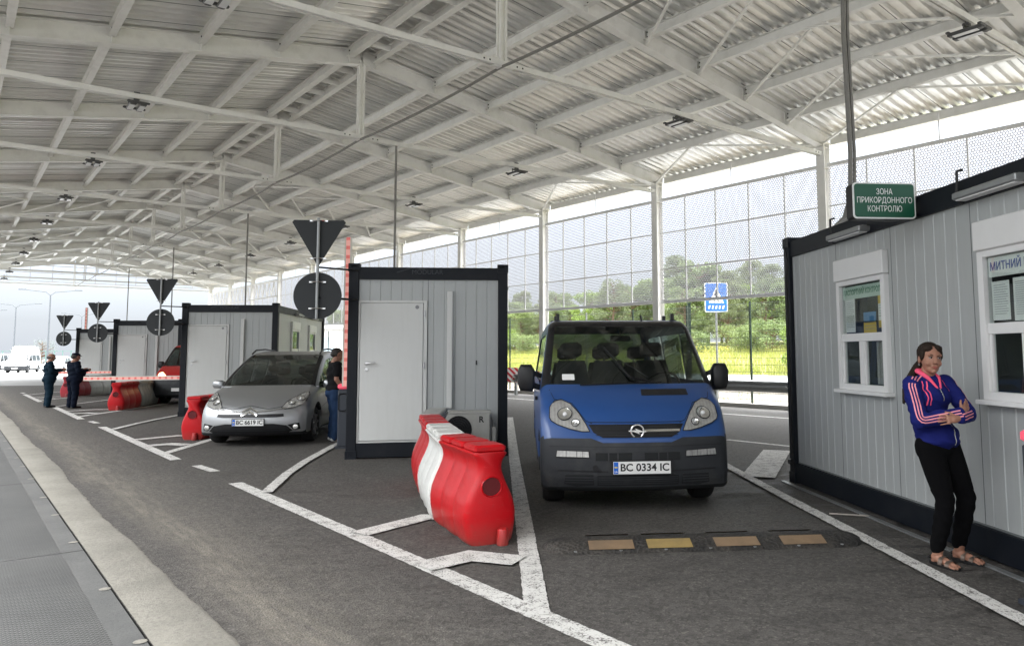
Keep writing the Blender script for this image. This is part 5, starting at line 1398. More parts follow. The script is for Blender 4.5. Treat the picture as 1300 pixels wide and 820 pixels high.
    g = G(); g.box(-.80, .80, 1.0, 4.0, .25, .33); g.m = 1; g.box(-.76, .76, 1.12, 1.6, .62, .97, .05); obj('dashboard', g, [M['seatd'], M['dark']], t)
    for x in (-.37, .37): seat(t, x, 2.45, .60, M['seatd'], .46, .56)
    for x in (-.45, 0, .45): seat(t, x, 3.4, .60, M['seatd'], .42, .5)
    g = G(); g.lathe([(.18+.013*cos(a), .013*sin(a)) for a in [2*pi*k/8 for k in range(9)]], 24, T_in((.37, 1.86, .98)) @ Matrix.Rotation(-radians(60), 4, 'X')); g.bar((.37, 1.86, .98), (.37, 1.55, .85), .05, .05); obj('steering_wheel', g, M['black'], t, smooth=True)
    g = G(); g.box(-.13, .13, 1.92, 1.96, 1.40, 1.47, .015); g.bar((0, 1.96, 1.47), (0, 2.1, 1.53), .06, .02); obj('inner_mirror', g, M['black'], t)
silver_car()

# ---- red vehicle, lane three
def small_vehicle(lab, x, y, rz, paint, P, W_, fz, push, bmp, wins, ws, rear, cat='van', name='van', lit=False, k=1.0, group=None, plate=True):
    sh = Shell(P, W_, fz, push, bmp, wins, ws, rear, .07)
    t = thing(name, lab, cat, (x, y, 0), rz, group)
    add_shell(t, sh, paint)
    zt = max(p[1] for p in P[:10])
    for sd in (-1, 1):
        f = lambda Q: [(sd*a, b_) for a, b_ in Q]
        zh = .92 if W_ > .93 else .74
        obj('headlight', sh.decal(f([(-.82,zh-.06), (-.80,zh+.10), (-.70,zh+.13), (-.52,zh), (-.50,zh-.10), (-.68,zh-.09)]), off=.010, st=.06), M['lit'] if lit else M['lampg'], t)
        mirror(t, sh, sd*(W_+.11), ws[2], ws[3], sd, M['black'], .18, .24)
        for yy in wins[-1]: pass
    obj('grille', sh.decal([(-.42,zh-.05), (.42,zh-.05), (.36,zh-.17), (-.36,zh-.17)], off=.008, st=.08), M['grille'], t)
    g = G(); g.box(-.26, .26, -.035, -.02, .42, .53); obj('number_plate', g, M['plate_w'], t)
    ys = (.90, 3.98) if W_ > .93 else (.93, 3.66)
    for sd in (-1, 1):
        for yy in ys: wheel(t, sd*(W_-.13), yy, .32, .2, M['tyre'], M['rimm'], sd)
    g = G(); g.box(-.7, .7, 1.0, 4.0, .3, .40); g.m = 1; g.box(-.7, .7, 1.0, 1.4, .7, .98, .05); obj('dashboard', g, [M['seatd'], M['dark']], t)
    for xx in (-.38, .38): seat(t, xx, 2.2, .70, M['seatd'], .46, .56)
M['lit'] = emit('lit_headlamp', (1.0,.80,.38,1), 5)
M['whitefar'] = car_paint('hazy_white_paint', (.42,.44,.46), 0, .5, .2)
small_vehicle('red vehicle with one lit headlamp, half hidden by the booth behind the silver car', -9.66, 26.9, radians(-2), M['redp'], VAN, .94, van_fz, van_push, lambda y, z: (z < .80 and y < .6) or z < .42, side_w, (9, 11, 1.02, 1.28), (16, 18), lit=True)
HI = [(a, b_*(1 if b_ < 1.1 else 1+(b_-1.1)*.38/.87), c)+tuple(d) for a, b_, c, *d in VF]
HIV = HI+arch(3.98, .33, .39, .28)+[(2.8,.25,.03), (1.6,.25,.03)]+arch(.90, .33, .39, .25)
GP = 'white vehicles parked far beyond the canopy'
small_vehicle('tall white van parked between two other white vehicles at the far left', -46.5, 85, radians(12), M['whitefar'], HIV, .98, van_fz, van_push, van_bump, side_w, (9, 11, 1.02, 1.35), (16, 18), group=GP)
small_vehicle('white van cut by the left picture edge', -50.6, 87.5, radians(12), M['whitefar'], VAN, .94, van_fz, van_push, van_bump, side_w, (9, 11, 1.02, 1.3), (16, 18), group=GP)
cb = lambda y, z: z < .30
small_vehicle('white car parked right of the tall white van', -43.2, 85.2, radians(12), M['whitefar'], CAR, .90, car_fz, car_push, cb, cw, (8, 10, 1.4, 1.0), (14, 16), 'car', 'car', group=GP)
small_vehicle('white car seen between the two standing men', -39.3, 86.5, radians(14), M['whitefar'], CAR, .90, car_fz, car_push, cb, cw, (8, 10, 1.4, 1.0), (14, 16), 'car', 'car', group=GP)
# ------------------------------------------------------------------ people
def capsule(g, p, q, ra, rb, n=14):
    p, q = Vector(p), Vector(q); d = q-p; Lq = d.length
    if Lq < 1e-6: return g.ell(p, (ra, ra, ra), n, 8)
    k = 5; pts = []; R = []
    for i in range(k): a = pi/2*(1-i/k); pts.append(p-d.normalized()*ra*sin(a)); R.append(max(ra*cos(a), 1e-4))
    for i in range(5): u = i/4; pts.append(p+d*u); R.append(ra+(rb-ra)*u)
    for i in range(1, k+1): a = pi/2*i/k; pts.append(q+d.normalized()*rb*sin(a)); R.append(max(rb*cos(a), 1e-4))
    return g.tube(pts, R, n)
def chain(g, pts, rs, n=14):
    for i in range(len(pts)-1): capsule(g, pts[i], pts[i+1], rs[i], rs[i+1], n)
def remesh(name, g, mat, parent, vox=.008, sm=6, bump=None, post=None):
    me = bpy.data.meshes.new(name); me.from_pydata([tuple(v) for v in g.v], [], g.f); me.update()
    bm = bmesh.new(); bm.from_mesh(me); bmesh.ops.remove_doubles(bm, verts=bm.verts, dist=1e-5); bmesh.ops.recalc_face_normals(bm, faces=bm.faces); bm.to_mesh(me); bm.free()
    o = bpy.data.objects.new(name, me); COL.objects.link(o)
    r = o.modifiers.new('r', 'REMESH'); r.mode = 'VOXEL'; r.voxel_size = vox
    s_ = o.modifiers.new('s', 'SMOOTH'); s_.iterations = sm; s_.factor = .5
    dg = bpy.context.evaluated_depsgraph_get(); m2 = bpy.data.meshes.new_from_object(o.evaluated_get(dg)); o.modifiers.clear(); o.data = m2; bpy.data.meshes.remove(me)
    if post:
        for v in m2.vertices: v.co = post(v.co.copy(), v.normal.copy())
    m2.materials.clear(); m2.materials.append(mat); m2.polygons.foreach_set('use_smooth', [True]*len(m2.polygons)); m2.name = name
    o.parent = parent; return o
def hairmat():
    m, t, b, out = nt('dark_brown_hair'); v = coords(t, scale=(170, 60, 22)); n1 = noise(t, v, 1.6, 5, .7, .5)
    L(t, mixc(t, ramp(t, n1, .3, .7), (.006,.004,.003), (.040,.024,.016)), b.inputs['Base Color']); b.inputs['Roughness'].default_value = .6; b.inputs['Specular IOR Level'].default_value = .2
    bn = N(t, 'ShaderNodeBump'); bn.inputs['Strength'].default_value = .9; bn.inputs['Distance'].default_value = .004; L(t, n1, bn.inputs['Height']); L(t, bn.outputs[0], b.inputs['Normal']); return m
def skinmat(name, col):
    m = pbr(name, col, .5, var=.10, sc=14, bump=.05, bsc=150); return m
M['skin'] = skinmat('skin', (.33,.165,.11)); M['skin2'] = skinmat('tanned_skin', (.30,.15,.10))
M['hair'] = hairmat(); M['hairg'] = pbr('greying_hair', (.10,.09,.085), .7); M['hairk'] = pbr('short_dark_hair', (.03,.025,.022), .7)
def cloth(name, col, rough=.85, var=.15): return pbr(name, col, rough, var=var, sc=7, bump=.5, bsc=12, spec=.12)
M['jacket'] = cloth('royal_blue_tracksuit_top', (.011,.016,.125), .8); M['pink'] = pbr('neon_pink_trim', (.95,.10,.20), .6); M['pink2'] = pbr('pale_pink_stripe', (.80,.30,.34), .6)
M['trous'] = cloth('black_trousers', (.003,.003,.0035), 1.0); M['navyc'] = cloth('navy_uniform', (.003,.006,.014), .9); M['teal'] = cloth('dark_teal_suit', (.004,.015,.026), .9); M['blackc'] = cloth('black_t_shirt', (.010,.010,.011), .9)
M['jeans'] = cloth('blue_jeans', (.018,.038,.085), .85, .45); M['greyc'] = cloth('grey_shirt', (.28,.29,.31), .85); M['shoe'] = pbr('dark_shoe', (.012,.012,.012), .5); M['shoew'] = pbr('pale_trainer', (.5,.5,.5), .6)
M['bronze'] = pbr('metallic_bronze_strap', (.22,.17,.14), .35, .7); M['lip'] = pbr('lips', (.36,.11,.09), .5); M['eyew'] = pbr('eye_white', (.34,.31,.30), .4); M['eyed'] = pbr('dark_iris', (.02,.012,.01), .2); M['brow'] = pbr('eyebrow', (.03,.018,.014), .8)

def head(g, c, s=1.0, M3=None):
    """skull, jaw, nose, ears, neck root into g; c = centre of the skull, facing local -Y through M3"""
    M3 = M3 or Matrix.Identity(3)
    P = lambda x, y, z: Vector(c)+M3 @ Vector((x*s, y*s, z*s))
    E = lambda p, r: g.ell(P(*p), tuple(a*s for a in r), 18, 12, M3)
    E((0, .012, .030), (.074, .092, .088)); E((0, -.022, -.015), (.064, .068, .080)); E((0, -.038, -.065), (.045, .045, .040)); E((0, -.068, -.088), (.022, .020, .018))
    E((-.036, -.060, -.030), (.024, .022, .024)); E((.036, -.060, -.030), (.024, .022, .024))           # cheeks
    capsule(g, P(0, -.088, .018), P(0, -.108, -.022), .008*s, .013*s); E((-.012, -.096, -.026), (.009, .010, .008)); E((.012, -.096, -.026), (.009, .010, .008))
    capsule(g, P(-.042, -.074, .030), P(.042, -.074, .030), .011*s, .011*s)                                  # brow
    capsule(g, P(-.018, -.084, -.054), P(.018, -.084, -.054), .008*s, .008*s); capsule(g, P(-.014, -.082, -.064), P(.014, -.082, -.064), .008*s, .008*s)
    for e in (-1, 1): g.ell(P(e*.076, .008, -.004), (.010*s, .020*s, .032*s), 10, 8, M3)
    return P
def face_parts(t, body, P, s, M3, lip='lip'):
    g = G()
    for e in (-1, 1): g.ell(P(e*.030, -.0775, .010), (.0135*s, .008*s, .0065*s), 12, 8, M3)
    obj('eye', g, M['eyew'], body, smooth=True)
    g = G()
    for e in (-1, 1): g.ell(P(e*.030+.002, -.0845, .010), (.0058*s, .003*s, .0058*s), 10, 6, M3)
    obj('iris', g, M['eyed'], body, smooth=True)
    g = G()
    for e in (-1, 1): g.tube([P(e*.016, -.0865, .0255), P(e*.030, -.086, .0315), P(e*.047, -.075, .027)], [.003*s, .0034*s, .002*s], 6); g.tube([P(e*.017, -.085, .0145), P(e*.030, -.086, .0185), P(e*.044, -.078, .013)], .0018*s, 5)
    obj('eyebrow', g, M['brow'], body, smooth=True)
    g = G(); g.tube([P(-.026, -.0835, -.0585), P(-.012, -.0915, -.0560), P(0, -.0925, -.0570), P(.012, -.0915, -.0560), P(.026, -.0835, -.0585)], [.0015, .0042, .0040, .0042, .0015], 6); g.tube([P(-.022, -.0845, -.0605), P(0, -.0905, -.0665), P(.022, -.0845, -.0605)], [.0015, .0055, .0015], 6)
    obj('lips', g, M[lip], body, smooth=True)
def hand(g, wrist, fdir, up, s=1.0, curl=.5, thumb=1):
    """five separate bent fingers; fdir = direction of the fingers, up = back-of-hand normal"""
    w = Vector(wrist); f = Vector(fdir).normalized(); u = Vector(up); u = (u-f*u.dot(f)).normalized(); r = f.cross(u)
    capsule(g, w, w+f*.035*s, .024*s, .026*s); 
    for k in (-1, 0, 1): capsule(g, w+f*.02*s+r*k*.018*s, w+f*.078*s+r*k*.021*s, .015*s, .0125*s)
    for k, (o_, ln) in enumerate(((-.034, .066), (-.0115, .078), (.0115, .074), (.034, .058))):
        p = w+f*.080*s+r*o_*s; d = f.copy(); rr = .0080*s
        for j, part in enumerate((.42, .33, .25)):
            a = curl*(.5+.5*j); d = (d*cos(a*.8)-u*sin(a*.8)).normalized(); q = p+d*ln*part*s; capsule(g, p, q, rr, rr*.9, 8); p = q; rr *= .9
    b_ = w+f*.025*s+r*(-.026*thumb)*s; q = b_+(f*.75-r*thumb*.8-u*.25).normalized()*.036*s; capsule(g, b_, q, .013*s, .011*s, 8); q2 = q+(f*.95-r*thumb*.25-u*.35).normalized()*.030*s; capsule(g, q, q2, .0105*s, .009*s, 8)

def woman():
    t = thing('person', 'woman in blue jacket with pink stripes, arms crossed, leaning by the booth wall', 'person', (3.50, 5.36, 0), radians(15))
    # joints, local: -Y forward, +X her left
    dx = -.15
    hip = Vector((dx*.55, .02, .90)); chest = Vector((dx*.95, .03, 1.22)); neck = Vector((dx*1.02, .02, 1.40)); hc = Vector((dx*1.02, -.015, 1.505))
    RS, LS = Vector((dx-.165, .03, 1.325)), Vector((dx+.165, .0, 1.335))
    RE, LE = Vector((dx-.205, -.085, 1.06)), Vector((dx+.235, -.12, 1.10))
    RWr, LWr = Vector((dx+.055, -.215, 1.125)), Vector((dx-.015, -.245, 1.085))
    RH, LH = Vector((hip.x-.085, .02, .87)), Vector((hip.x+.085, .02, .87)); RK, LK = Vector((-.10, -.045, .47)), Vector((.10, -.055, .48)); RA, LA = Vector((-.115, .035, .085)), Vector((.125, .055, .085))
    M3 = (Matrix.Rotation(radians(-24), 3, 'Z') @ Matrix.Rotation(radians(4), 3, 'Y'))
    g = G(); P = head(g, hc, 1.0, M3)
    capsule(g, neck+Vector((0, .012, -.06)), hc+Vector((0, .012, -.05)), .054, .047); 
    chain(g, [neck+Vector((0, 0, -.06)), chest, hip], [.05, .085, .09]); capsule(g, RS+Vector((0,0,-.03)), LS+Vector((0,0,-.03)), .030, .030)
    chain(g, [RS, RE, RWr], [.042, .036, .024]); chain(g, [LS, LE, LWr], [.042, .036, .024])
    chain(g, [RH, RK, RA], [.075, .05, .036]); chain(g, [LH, LK, LA], [.075, .05, .036])
    hand(g, RWr, (.75, .12, .45), (.25, -.9, .1), .92, .35, 1)        # right hand resting over the left upper arm
    hand(g, LWr, (-.9, .22, -.02), (-.1, -.9, .35), .92, .45, -1)       # left hand closed on the right forearm
    for A, off in ((RA, 0), (LA, .03)):                                 # feet
        capsule(g, A+Vector((0, .02, -.03)), A+Vector((0, .025, -.048)), .033, .030); chain(g, [A+Vector((0, 0, -.03)), A+Vector((off*.5, -.09, -.050)), A+Vector((off, -.145, -.060))], [.035, .030, .020])
        for k in range(5):
            a = A+Vector((off-.034+.017*k*(1), -.135-.006*(2-abs(k-1.5)), -.060)); capsule(g, a, a+Vector((0, -.040+.004*abs(k-1), -.006)), .0105 if k not in (0, 4) else .012, .008, 8)
    body = remesh('body', g, M['skin'], t, .0042, 2)
    face_parts(t, body, P, 1.0, M3)
    g = G(); g.tube([P(-.079, .0, -.034), P(-.083, .0, -.045), P(-.080, .0, -.055), P(-.076, .0, -.045)], .0016, 5); obj('earring', g, M['chrome'], body)
    # hair: cap with a parting, gathered into a long pony-tail behind the right shoulder
    g = G(); E = lambda p, r: g.ell(P(*p), r, 20, 14, M3)
    E((0, .028, .045), (.083, .094, .086)); E((0, .060, .01), (.070, .062, .075)); E((-.034, -.022, .078), (.040, .052, .032)); E((.034, -.022, .078), (.040, .052, .032)); E((0, .105, .0), (.035, .03, .035))
    E((-.068, -.002, .035), (.016, .045, .050)); E((.068, -.002, .035), (.016, .045, .050))
    chain(g, [P(0, .11, 0), P(-.03, .14, -.06), P(-.085, .125, -.15), P(-.135, .10, -.25), P(-.150, .085, -.34)], [.028, .034, .036, .026, .010])
    def wisps(co_, no): return co_+no*(.0025*sin(co_.x*420+co_.z*40)*sin(co_.y*390))
    remesh('hair', g, M['hair'], t, .007, 3, post=wisps)
    # jacket
    g = G()
    c2 = lambda p, r: g.ell(p, r, 20, 14)
    c2(chest+Vector((0, .0, 0)), (.165, .118, .19)); c2(chest+Vector((0, -.055, .01)), (.145, .085, .10)); c2(chest+Vector((.01, -.005, -.17)), (.150, .118, .16)); c2(hip+Vector((0, -.005, .035)), (.168, .135, .13)); c2(hip+Vector((0, -.01, .01)), (.168, .138, .07))
    c2(neck+Vector((0, .02, -.075)), (.13, .085, .065))
    chain(g, [RS+Vector((.015, 0, -.005)), RS.lerp(RE, .5), RE, RE.lerp(RWr, .55), RWr+Vector((-.015, .0, 0))], [.066, .061, .058, .050, .037])
    chain(g, [LS+Vector((-.015, 0, -.005)), LS.lerp(LE, .5), LE, LE.lerp(LWr, .55), LWr+Vector((.03, .0, 0))], [.066, .060, .058, .050, .038])
    def folds(co_, no): return co_+no*(.0035*sin(co_.z*62+co_.x*16+3*sin(co_.y*14))*(1 if co_.z < 1.2 else .5)+.003*sin(co_.x*60+co_.z*30)+.0015*sin(co_.z*140+co_.x*50))
    jk = remesh('jacket', g, M['jacket'], t, .008, 5, post=folds)
    me = jk.data; bv = BVHTree.FromPolygons([v.co.copy() for v in me.vertices], [tuple(p.vertices) for p in me.polygons])
    def strip(g, axis_pts, outs, w, off=.003, shift=0):
        """band lying on the cloth: for points along an axis, look inward from direction outs"""
        L_ = []
        for i, (a, d) in enumerate(zip(axis_pts, outs)):
            tdir = (axis_pts[min(i+1, len(axis_pts)-1)]-axis_pts[max(i-1, 0)]).normalized(); d = (d-tdir*d.dot(tdir)).normalized(); s_ = tdir.cross(d)
            row_ = []
            for e in (-1, 1):
                d2 = d; o_ = a+d2*.35+s_*(shift+e*w/2); h = bv.ray_cast(o_, -d2)
                row_.append(h[0]+d2*off if h[0] is not None and (h[0]-a).length < .25 else None)
            L_.append(row_)
        for A, B in zip(L_, L_[1:]):
            if None not in A and None not in B and (A[0]-B[0]).length < .08: g.quad(A[0], A[1], B[1], B[0])
    def arm_axis(S_, E_, W_, u0, u1, n=34):
        tot = (E_-S_).length+(W_-E_).length; out = []
        for i in range(n+1):
            u = (u0+(u1-u0)*i/n)*tot; l1 = (E_-S_).length
            p = S_.lerp(E_, u/l1) if u < l1 else E_.lerp(W_, min(1, (u-l1)/(W_-E_).length)); out.append(p)
        for _ in range(6): out = [out[0]]+[(out[i-1]+out[i]*2+out[i+1])/4 for i in range(1, len(out)-1)]+[out[-1]]
        return out
    ax = [neck+Vector((-.075, .0, .0))+(RS-neck-Vector((-.075, 0, 0)))*i/5 for i in range(5)]+arm_axis(RS, RE, RWr, .04, .97)
    g = G()
    for sh_ in (-.020, 0, .020):
        outs = [Vector((-.25, -.9, .5)) if i < 5 else Vector((-.62, -.80, .25-.25*i/len(ax))) for i in range(len(ax))]
        strip(g, ax, outs, .009, .004, sh_)
    obj('sleeve_stripe', g, M['pink2'], jk)
    ax = arm_axis(LS, LE, LWr, .60, .97, 20); g = G()
    for sh_ in (-.020, 0, .020): strip(g, ax, [Vector((.15, -.95, .25))]*len(ax), .009, .004, sh_)
    obj('sleeve_stripe', g, M['pink2'], jk)
    ax = arm_axis(LS, LE, LWr, .0, .4, 16); g = G()
    for sh_ in (-.020, 0, .020): strip(g, ax, [Vector((.55, -.6, .5))]*len(ax), .008, .004, sh_)
    obj('sleeve_stripe', g, M['pink2'], jk)
    # collar folded open, lapel trims and zip
    g = G()
    for e in (-1, 1):
        for k in range(2): capsule(g, neck+Vector((e*.058, .035, .018)), neck+Vector((e*.052, -.055, -.030)), .020, .016); capsule(g, neck+Vector((e*.052, -.055, -.030)), neck+Vector((e*.016, -.105, -.105)), .016, .009)
    capsule(g, neck+Vector((-.058, .035, .018)), neck+Vector((.058, .035, .018)), .020, .020)
    remesh('collar', g, M['pink'], jk, .007, 4)
    def cline(pts, w, nm, mt, off=.004):
        ps = [Vector(p) for p in pts]; D = []
        for a, b_ in zip(ps, ps[1:]): D += [a.lerp(b_, i/10) for i in range(10)]
        D.append(ps[-1]); g = G(); L_ = []
        for i, p in enumerate(D):
            td = (D[min(i+1, len(D)-1)]-D[max(0, i-1)]).normalized(); s_ = Vector((td.z, 0, -td.x)).normalized()
            r_ = []
            for e in (-1, 1):
                h = bv.ray_cast(Vector((p.x, -1, p.z))+s_*e*w/2, Vector((0, 1, 0))); r_.append(h[0]+Vector((0, -off, 0)) if h[0] is not None else None)
            L_.append(r_)
        for A, B in zip(L_, L_[1:]):
            if None not in A and None not in B and (A[0]-B[0]).length < .06: g.quad(A[0], A[1], B[1], B[0])
        if g.f: obj(nm, g, mt, jk)
    for k in range(2): cline([(neck.x-.075-.022*k, 0, neck.z-.055), (chest.x-.10-.022*k, 0, chest.z+.06), (chest.x-.09-.02*k, 0, chest.z-.05)], .007, 'front_stripe', M['pink'])
    cline([(neck.x+.085, 0, neck.z-.05), (chest.x+.10, 0, chest.z+.05)], .008, 'front_stripe', M['pink'])
    cline([(neck.x, 0, neck.z-.11), (chest.x+.005, 0, chest.z-.02)], .010, 'zip', M['chrome']); cline([(hip.x+.03, 0, 1.05), (hip.x+.03, 0, .86)], .009, 'zip', M['chrome'])
    # trousers
    g = G(); g.ell(hip+Vector((0, .02, -.04)), (.158, .130, .12), 18, 12); g.ell(hip+Vector((-.0, .05, -.06)), (.13, .11, .12), 18, 12)
    chain(g, [RH, RH.lerp(RK, .5), RK, RK.lerp(RA, .45), RA+Vector((0, 0, .045))], [.098, .088, .067, .064, .052]); chain(g, [LH, LH.lerp(LK, .5), LK, LK.lerp(LA, .45), LA+Vector((0, 0, .045))], [.098, .088, .067, .064, .052])
    remesh('trousers', g, M['trous'], t, .009, 5, post=lambda c_, n_: c_+n_*(.003*sin(c_.z*70+c_.x*30) if c_.z < .55 else 0))
    for A, off in ((RA, 0), (LA, .03)):
        g = G(); out_ = []
        for k in range(28):
            a = 2*pi*k/28; yy = -.055-.135*cos(a); xx = .044*sin(a)*(1+.15*cos(a)); out_.append((A.x+off*(.5-.5*cos(a)*-1)*0+off*(max(0, -(yy))/.19)*.7+xx, A.y+yy))
        g.prism(out_, .001, .024, 'z'); so_ = obj('sandal', g, M['shoe'], t, bevel=.004)
        for yy, r_, zz in ((-.055, .047, .058), (-.115, .044, .040)):
            g = G(); pts = []
            for i in range(13):
                a = pi*i/12; pts.append(A+Vector((off*(-yy)/.15+.0+cos(a)*.047, yy, -.085+.02+sin(a)*zz)))
            V = []
            for p in pts: V += [p+Vector((0, -.018, 0)), p+Vector((0, .018, 0))]
            g.add(V, [(2*i, 2*i+1, 2*i+3, 2*i+2) for i in range(12)]); obj('strap', g, M['bronze'], so_, smooth=True)
        g = G(); pts = [A+Vector((cos(a)*.044, .028+sin(a)*.034, -.03)) for a in [pi*i/12 for i in range(13)]]; g.tube(pts, .006, 6); obj('strap', g, M['shoe'], so_)
woman()

def man(lab, x, y, rz, H, top, bottom, hair, sleeves='long', arms='down', belly=.02, shoe='shoe', lean=0, skin='skin2', bald=False, jacketlen=0, cap=False, wide=1):
    k = H/1.72; t = thing('person', lab, 'person', (x, y, 0), rz)
    t.scale = (wide, wide, 1)
    V_ = lambda a, b_, c: Vector((a*k, b_*k+lean*c, c*k))
    hip, chest, neck, hc = V_(0, .02, .92), V_(0, .02, 1.25), V_(0, .015, 1.47), V_(0, -.02, 1.59)
    sh = [V_(-.19, .02, 1.41), V_(.19, .02, 1.41)]
    if arms == 'down': el = [V_(-.25, .05, 1.13), V_(.25, .05, 1.13)]; wr = [V_(-.25, -.04, .89), V_(.25, -.04, .89)]; hd = [(0, -.2, -1), (0, -.2, -1)]
    elif arms == 'front': el = [V_(-.24, .0, 1.14), V_(.24, .0, 1.14)]; wr = [V_(-.13, -.24, 1.18), V_(.13, -.24, 1.20)]; hd = [(.3, -.9, .2), (-.3, -.9, .2)]
    elif arms == 'one': el = [V_(-.24, .04, 1.14), V_(.25, -.08, 1.16)]; wr = [V_(-.22, -.1, .93), V_(.20, -.33, 1.22)]; hd = [(0, -.3, -1), (0, -1, .2)]
    else: el = [V_(-.26, .12, 1.16), V_(.26, .12, 1.16)]; wr = [V_(-.10, .17, .98), V_(.10, .17, .98)]; hd = [(.9, 0, -.2), (-.9, 0, -.2)]
    hp = [V_(-.095, .02, .90), V_(.095, .02, .90)]; kn = [V_(-.10, -.01, .49), V_(.11, -.01, .49)]; an = [V_(-.105, .03, .09), V_(.115, .03, .09)]
    M3 = Matrix.Rotation(radians(14), 3, 'X')
    g = G(); P = head(g, hc, 1.04*k, M3); capsule(g, neck+Vector((0, .02, -.05)), hc+Vector((0, .01, -.04)), .062*k, .055*k); capsule(g, sh[0]+Vector((0,0,-.04)), sh[1]+Vector((0,0,-.04)), .03, .03)
    chain(g, [neck, chest, hip], [.06, .085, .09])
    for e in (0, 1):
        chain(g, [sh[e], el[e], wr[e]], [.042*k, .038*k, .028*k]); hand(g, wr[e], hd[e], (-1 if e == 0 else 1, 0, 0), 1.0*k, .5, 1 if e else -1)
        chain(g, [hp[e], kn[e], an[e]], [.08*k, .055*k, .04*k]); chain(g, [an[e]+Vector((0,0,-.04*k)), an[e]+Vector((0,-.12*k,-.055*k))], [.038*k, .03*k])
    b_ = remesh('body', g, M[skin], t, .009, 2); face_parts(t, b_, P, 1.04*k, M3)
    g = G()
    if not bald: g.ell(P(0, .025, .048), (.079*k, .092*k, .080*k), 16, 12, M3); 
    g.ell(P(0, .060, .0), (.072*k, .055*k, .062*k), 16, 10, M3); g.ell(P(-.068, .02, .0), (.016*k, .045*k, .035*k), 10, 8, M3); g.ell(P(.068, .02, .0), (.016*k, .045*k, .035*k), 10, 8, M3)
    remesh('hair', g, M[hair], t, .010, 2)
    g = G(); ell = lambda p, r: g.ell(p, tuple(a*k for a in r), 18, 12)
    ell(chest, (.185, .130, .22)); ell(chest+Vector((0, -.02-belly, -.17*k)), (.165+belly, .135+belly, .19)); ell(hip+Vector((0, -belly*.6, .05*k-jacketlen*.5)), (.175+belly*.6, .140+belly*.6, .13+jacketlen*.5)); ell(neck+Vector((0, .015, -.08*k)), (.14, .09, .07))
    for e in (0, 1):
        if sleeves == 'long': chain(g, [sh[e], el[e], wr[e]], [.073*k, .062*k, .044*k])
        else: chain(g, [sh[e], sh[e].lerp(el[e], .62)], [.074*k, .070*k])
    remesh('top', g, M[top], t, .012, 4, post=lambda c_, n_: c_+n_*(.005*sin(c_.z*45+c_.x*25)))
    g = G(); ell(hip+Vector((0, .02, -.03)), (.165, .13, .12))
    for e in (0, 1): chain(g, [hp[e], hp[e].lerp(kn[e], .5), kn[e], kn[e].lerp(an[e], .5), an[e]+Vector((0, -.005, -.02*k))], [.105*k, .096*k, .078*k, .072*k, .064*k])
    remesh('trousers', g, M[bottom], t, .012, 4, post=lambda c_, n_: c_+n_*(.004*sin(c_.z*40+c_.x*30)))
    g = G()
    for e in (0, 1):
        a = an[e]; capsule(g, Vector((a.x, a.y+.02, .04)), Vector((a.x, a.y-.15*k, .035)), .040, .034)
    def flat(c_, n_): return Vector((c_.x, c_.y, max(c_.z, .002)))
    remesh('shoes', g, M[shoe], t, .010, 2, post=flat)
    if cap:
        g = G(); g.ell(P(0, .015, .085), (.088*k, .100*k, .052*k), 18, 10, M3); g.ell(P(0, -.075, .062), (.065*k, .050*k, .010*k), 14, 6, M3); obj('cap', g, M['navyc'], t, smooth=True)
man('man in black t-shirt and jeans standing at the booth window beside the silver car', -2.56, 14.7, radians(112), 1.70, 'blackc', 'jeans', 'hairk', 'short', 'one', .035, 'shoew', wide=1.12)
man('bald man in dark teal suit, left of the two standing together', -13.25, 26.1, radians(125), 1.68, 'teal', 'teal', 'hairg', 'long', 'front', .03, bald=True, jacketlen=.12, wide=1.22)
hm = man('heavy man in navy uniform and dark cap, right of the two standing together', -12.25, 25.5, radians(140), 1.68, 'navyc', 'navyc', 'hairk', 'long', 'front', .06, jacketlen=.10, cap=True, wide=1.25)
man('man in grey shirt seen from behind between the two farthest booths', -15.05, 35.2, radians(-160), 1.72, 'greyc', 'trous', 'hairk', 'short', 'back', .02)

# ------------------------------------------------------------------ vegetation
def leafmat(name, c1, c2, tr=.25):
    m, t, b, out = nt(name); v = coords(t); oi = N(t, 'ShaderNodeObjectInfo')
    geo = N(t, 'ShaderNodeNewGeometry')
    n1 = noise(t, v, .7, 4, .6); rnd = geo.outputs['Random Per Island']
    f = math_(t, 'ADD', math_(t, 'MULTIPLY', ramp(t, n1, .3, .7), .55), math_(t, 'MULTIPLY', rnd, .45), clamp=True)
    c = mixc(t, f, c1, c2); c = mixc(t, math_(t, 'MULTIPLY', oi.outputs['Random'], .25), c, (c2[0]*1.25, c2[1]*1.05, c2[2]*.8))
    L(t, c, b.inputs['Base Color']); b.inputs['Roughness'].default_value = .65
    tl = N(t, 'ShaderNodeBsdfTranslucent'); L(t, c, tl.inputs[0]); mx = N(t, 'ShaderNodeMixShader'); mx.inputs[0].default_value = tr; L(t, b.outputs[0], mx.inputs[1]); L(t, tl.outputs[0], mx.inputs[2]); L(t, mx.outputs[0], out.inputs[0]); return m
M['pine'] = leafmat('pine_needles', (.055,.085,.035), (.17,.21,.09)); M['broad'] = leafmat('broadleaf_foliage', (.06,.11,.02), (.20,.29,.05), .35); M['mid'] = leafmat('mixed_foliage', (.065,.105,.035), (.20,.26,.09), .3)
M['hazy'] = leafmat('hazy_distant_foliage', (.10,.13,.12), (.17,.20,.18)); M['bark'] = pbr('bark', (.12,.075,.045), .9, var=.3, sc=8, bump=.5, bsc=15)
M['grass'] = leafmat('meadow_grass', (.11,.16,.03), (.33,.34,.09), .3); M['flower'] = leafmat('yellow_flower_heads', (.42,.38,.05), (.55,.47,.08), .2)
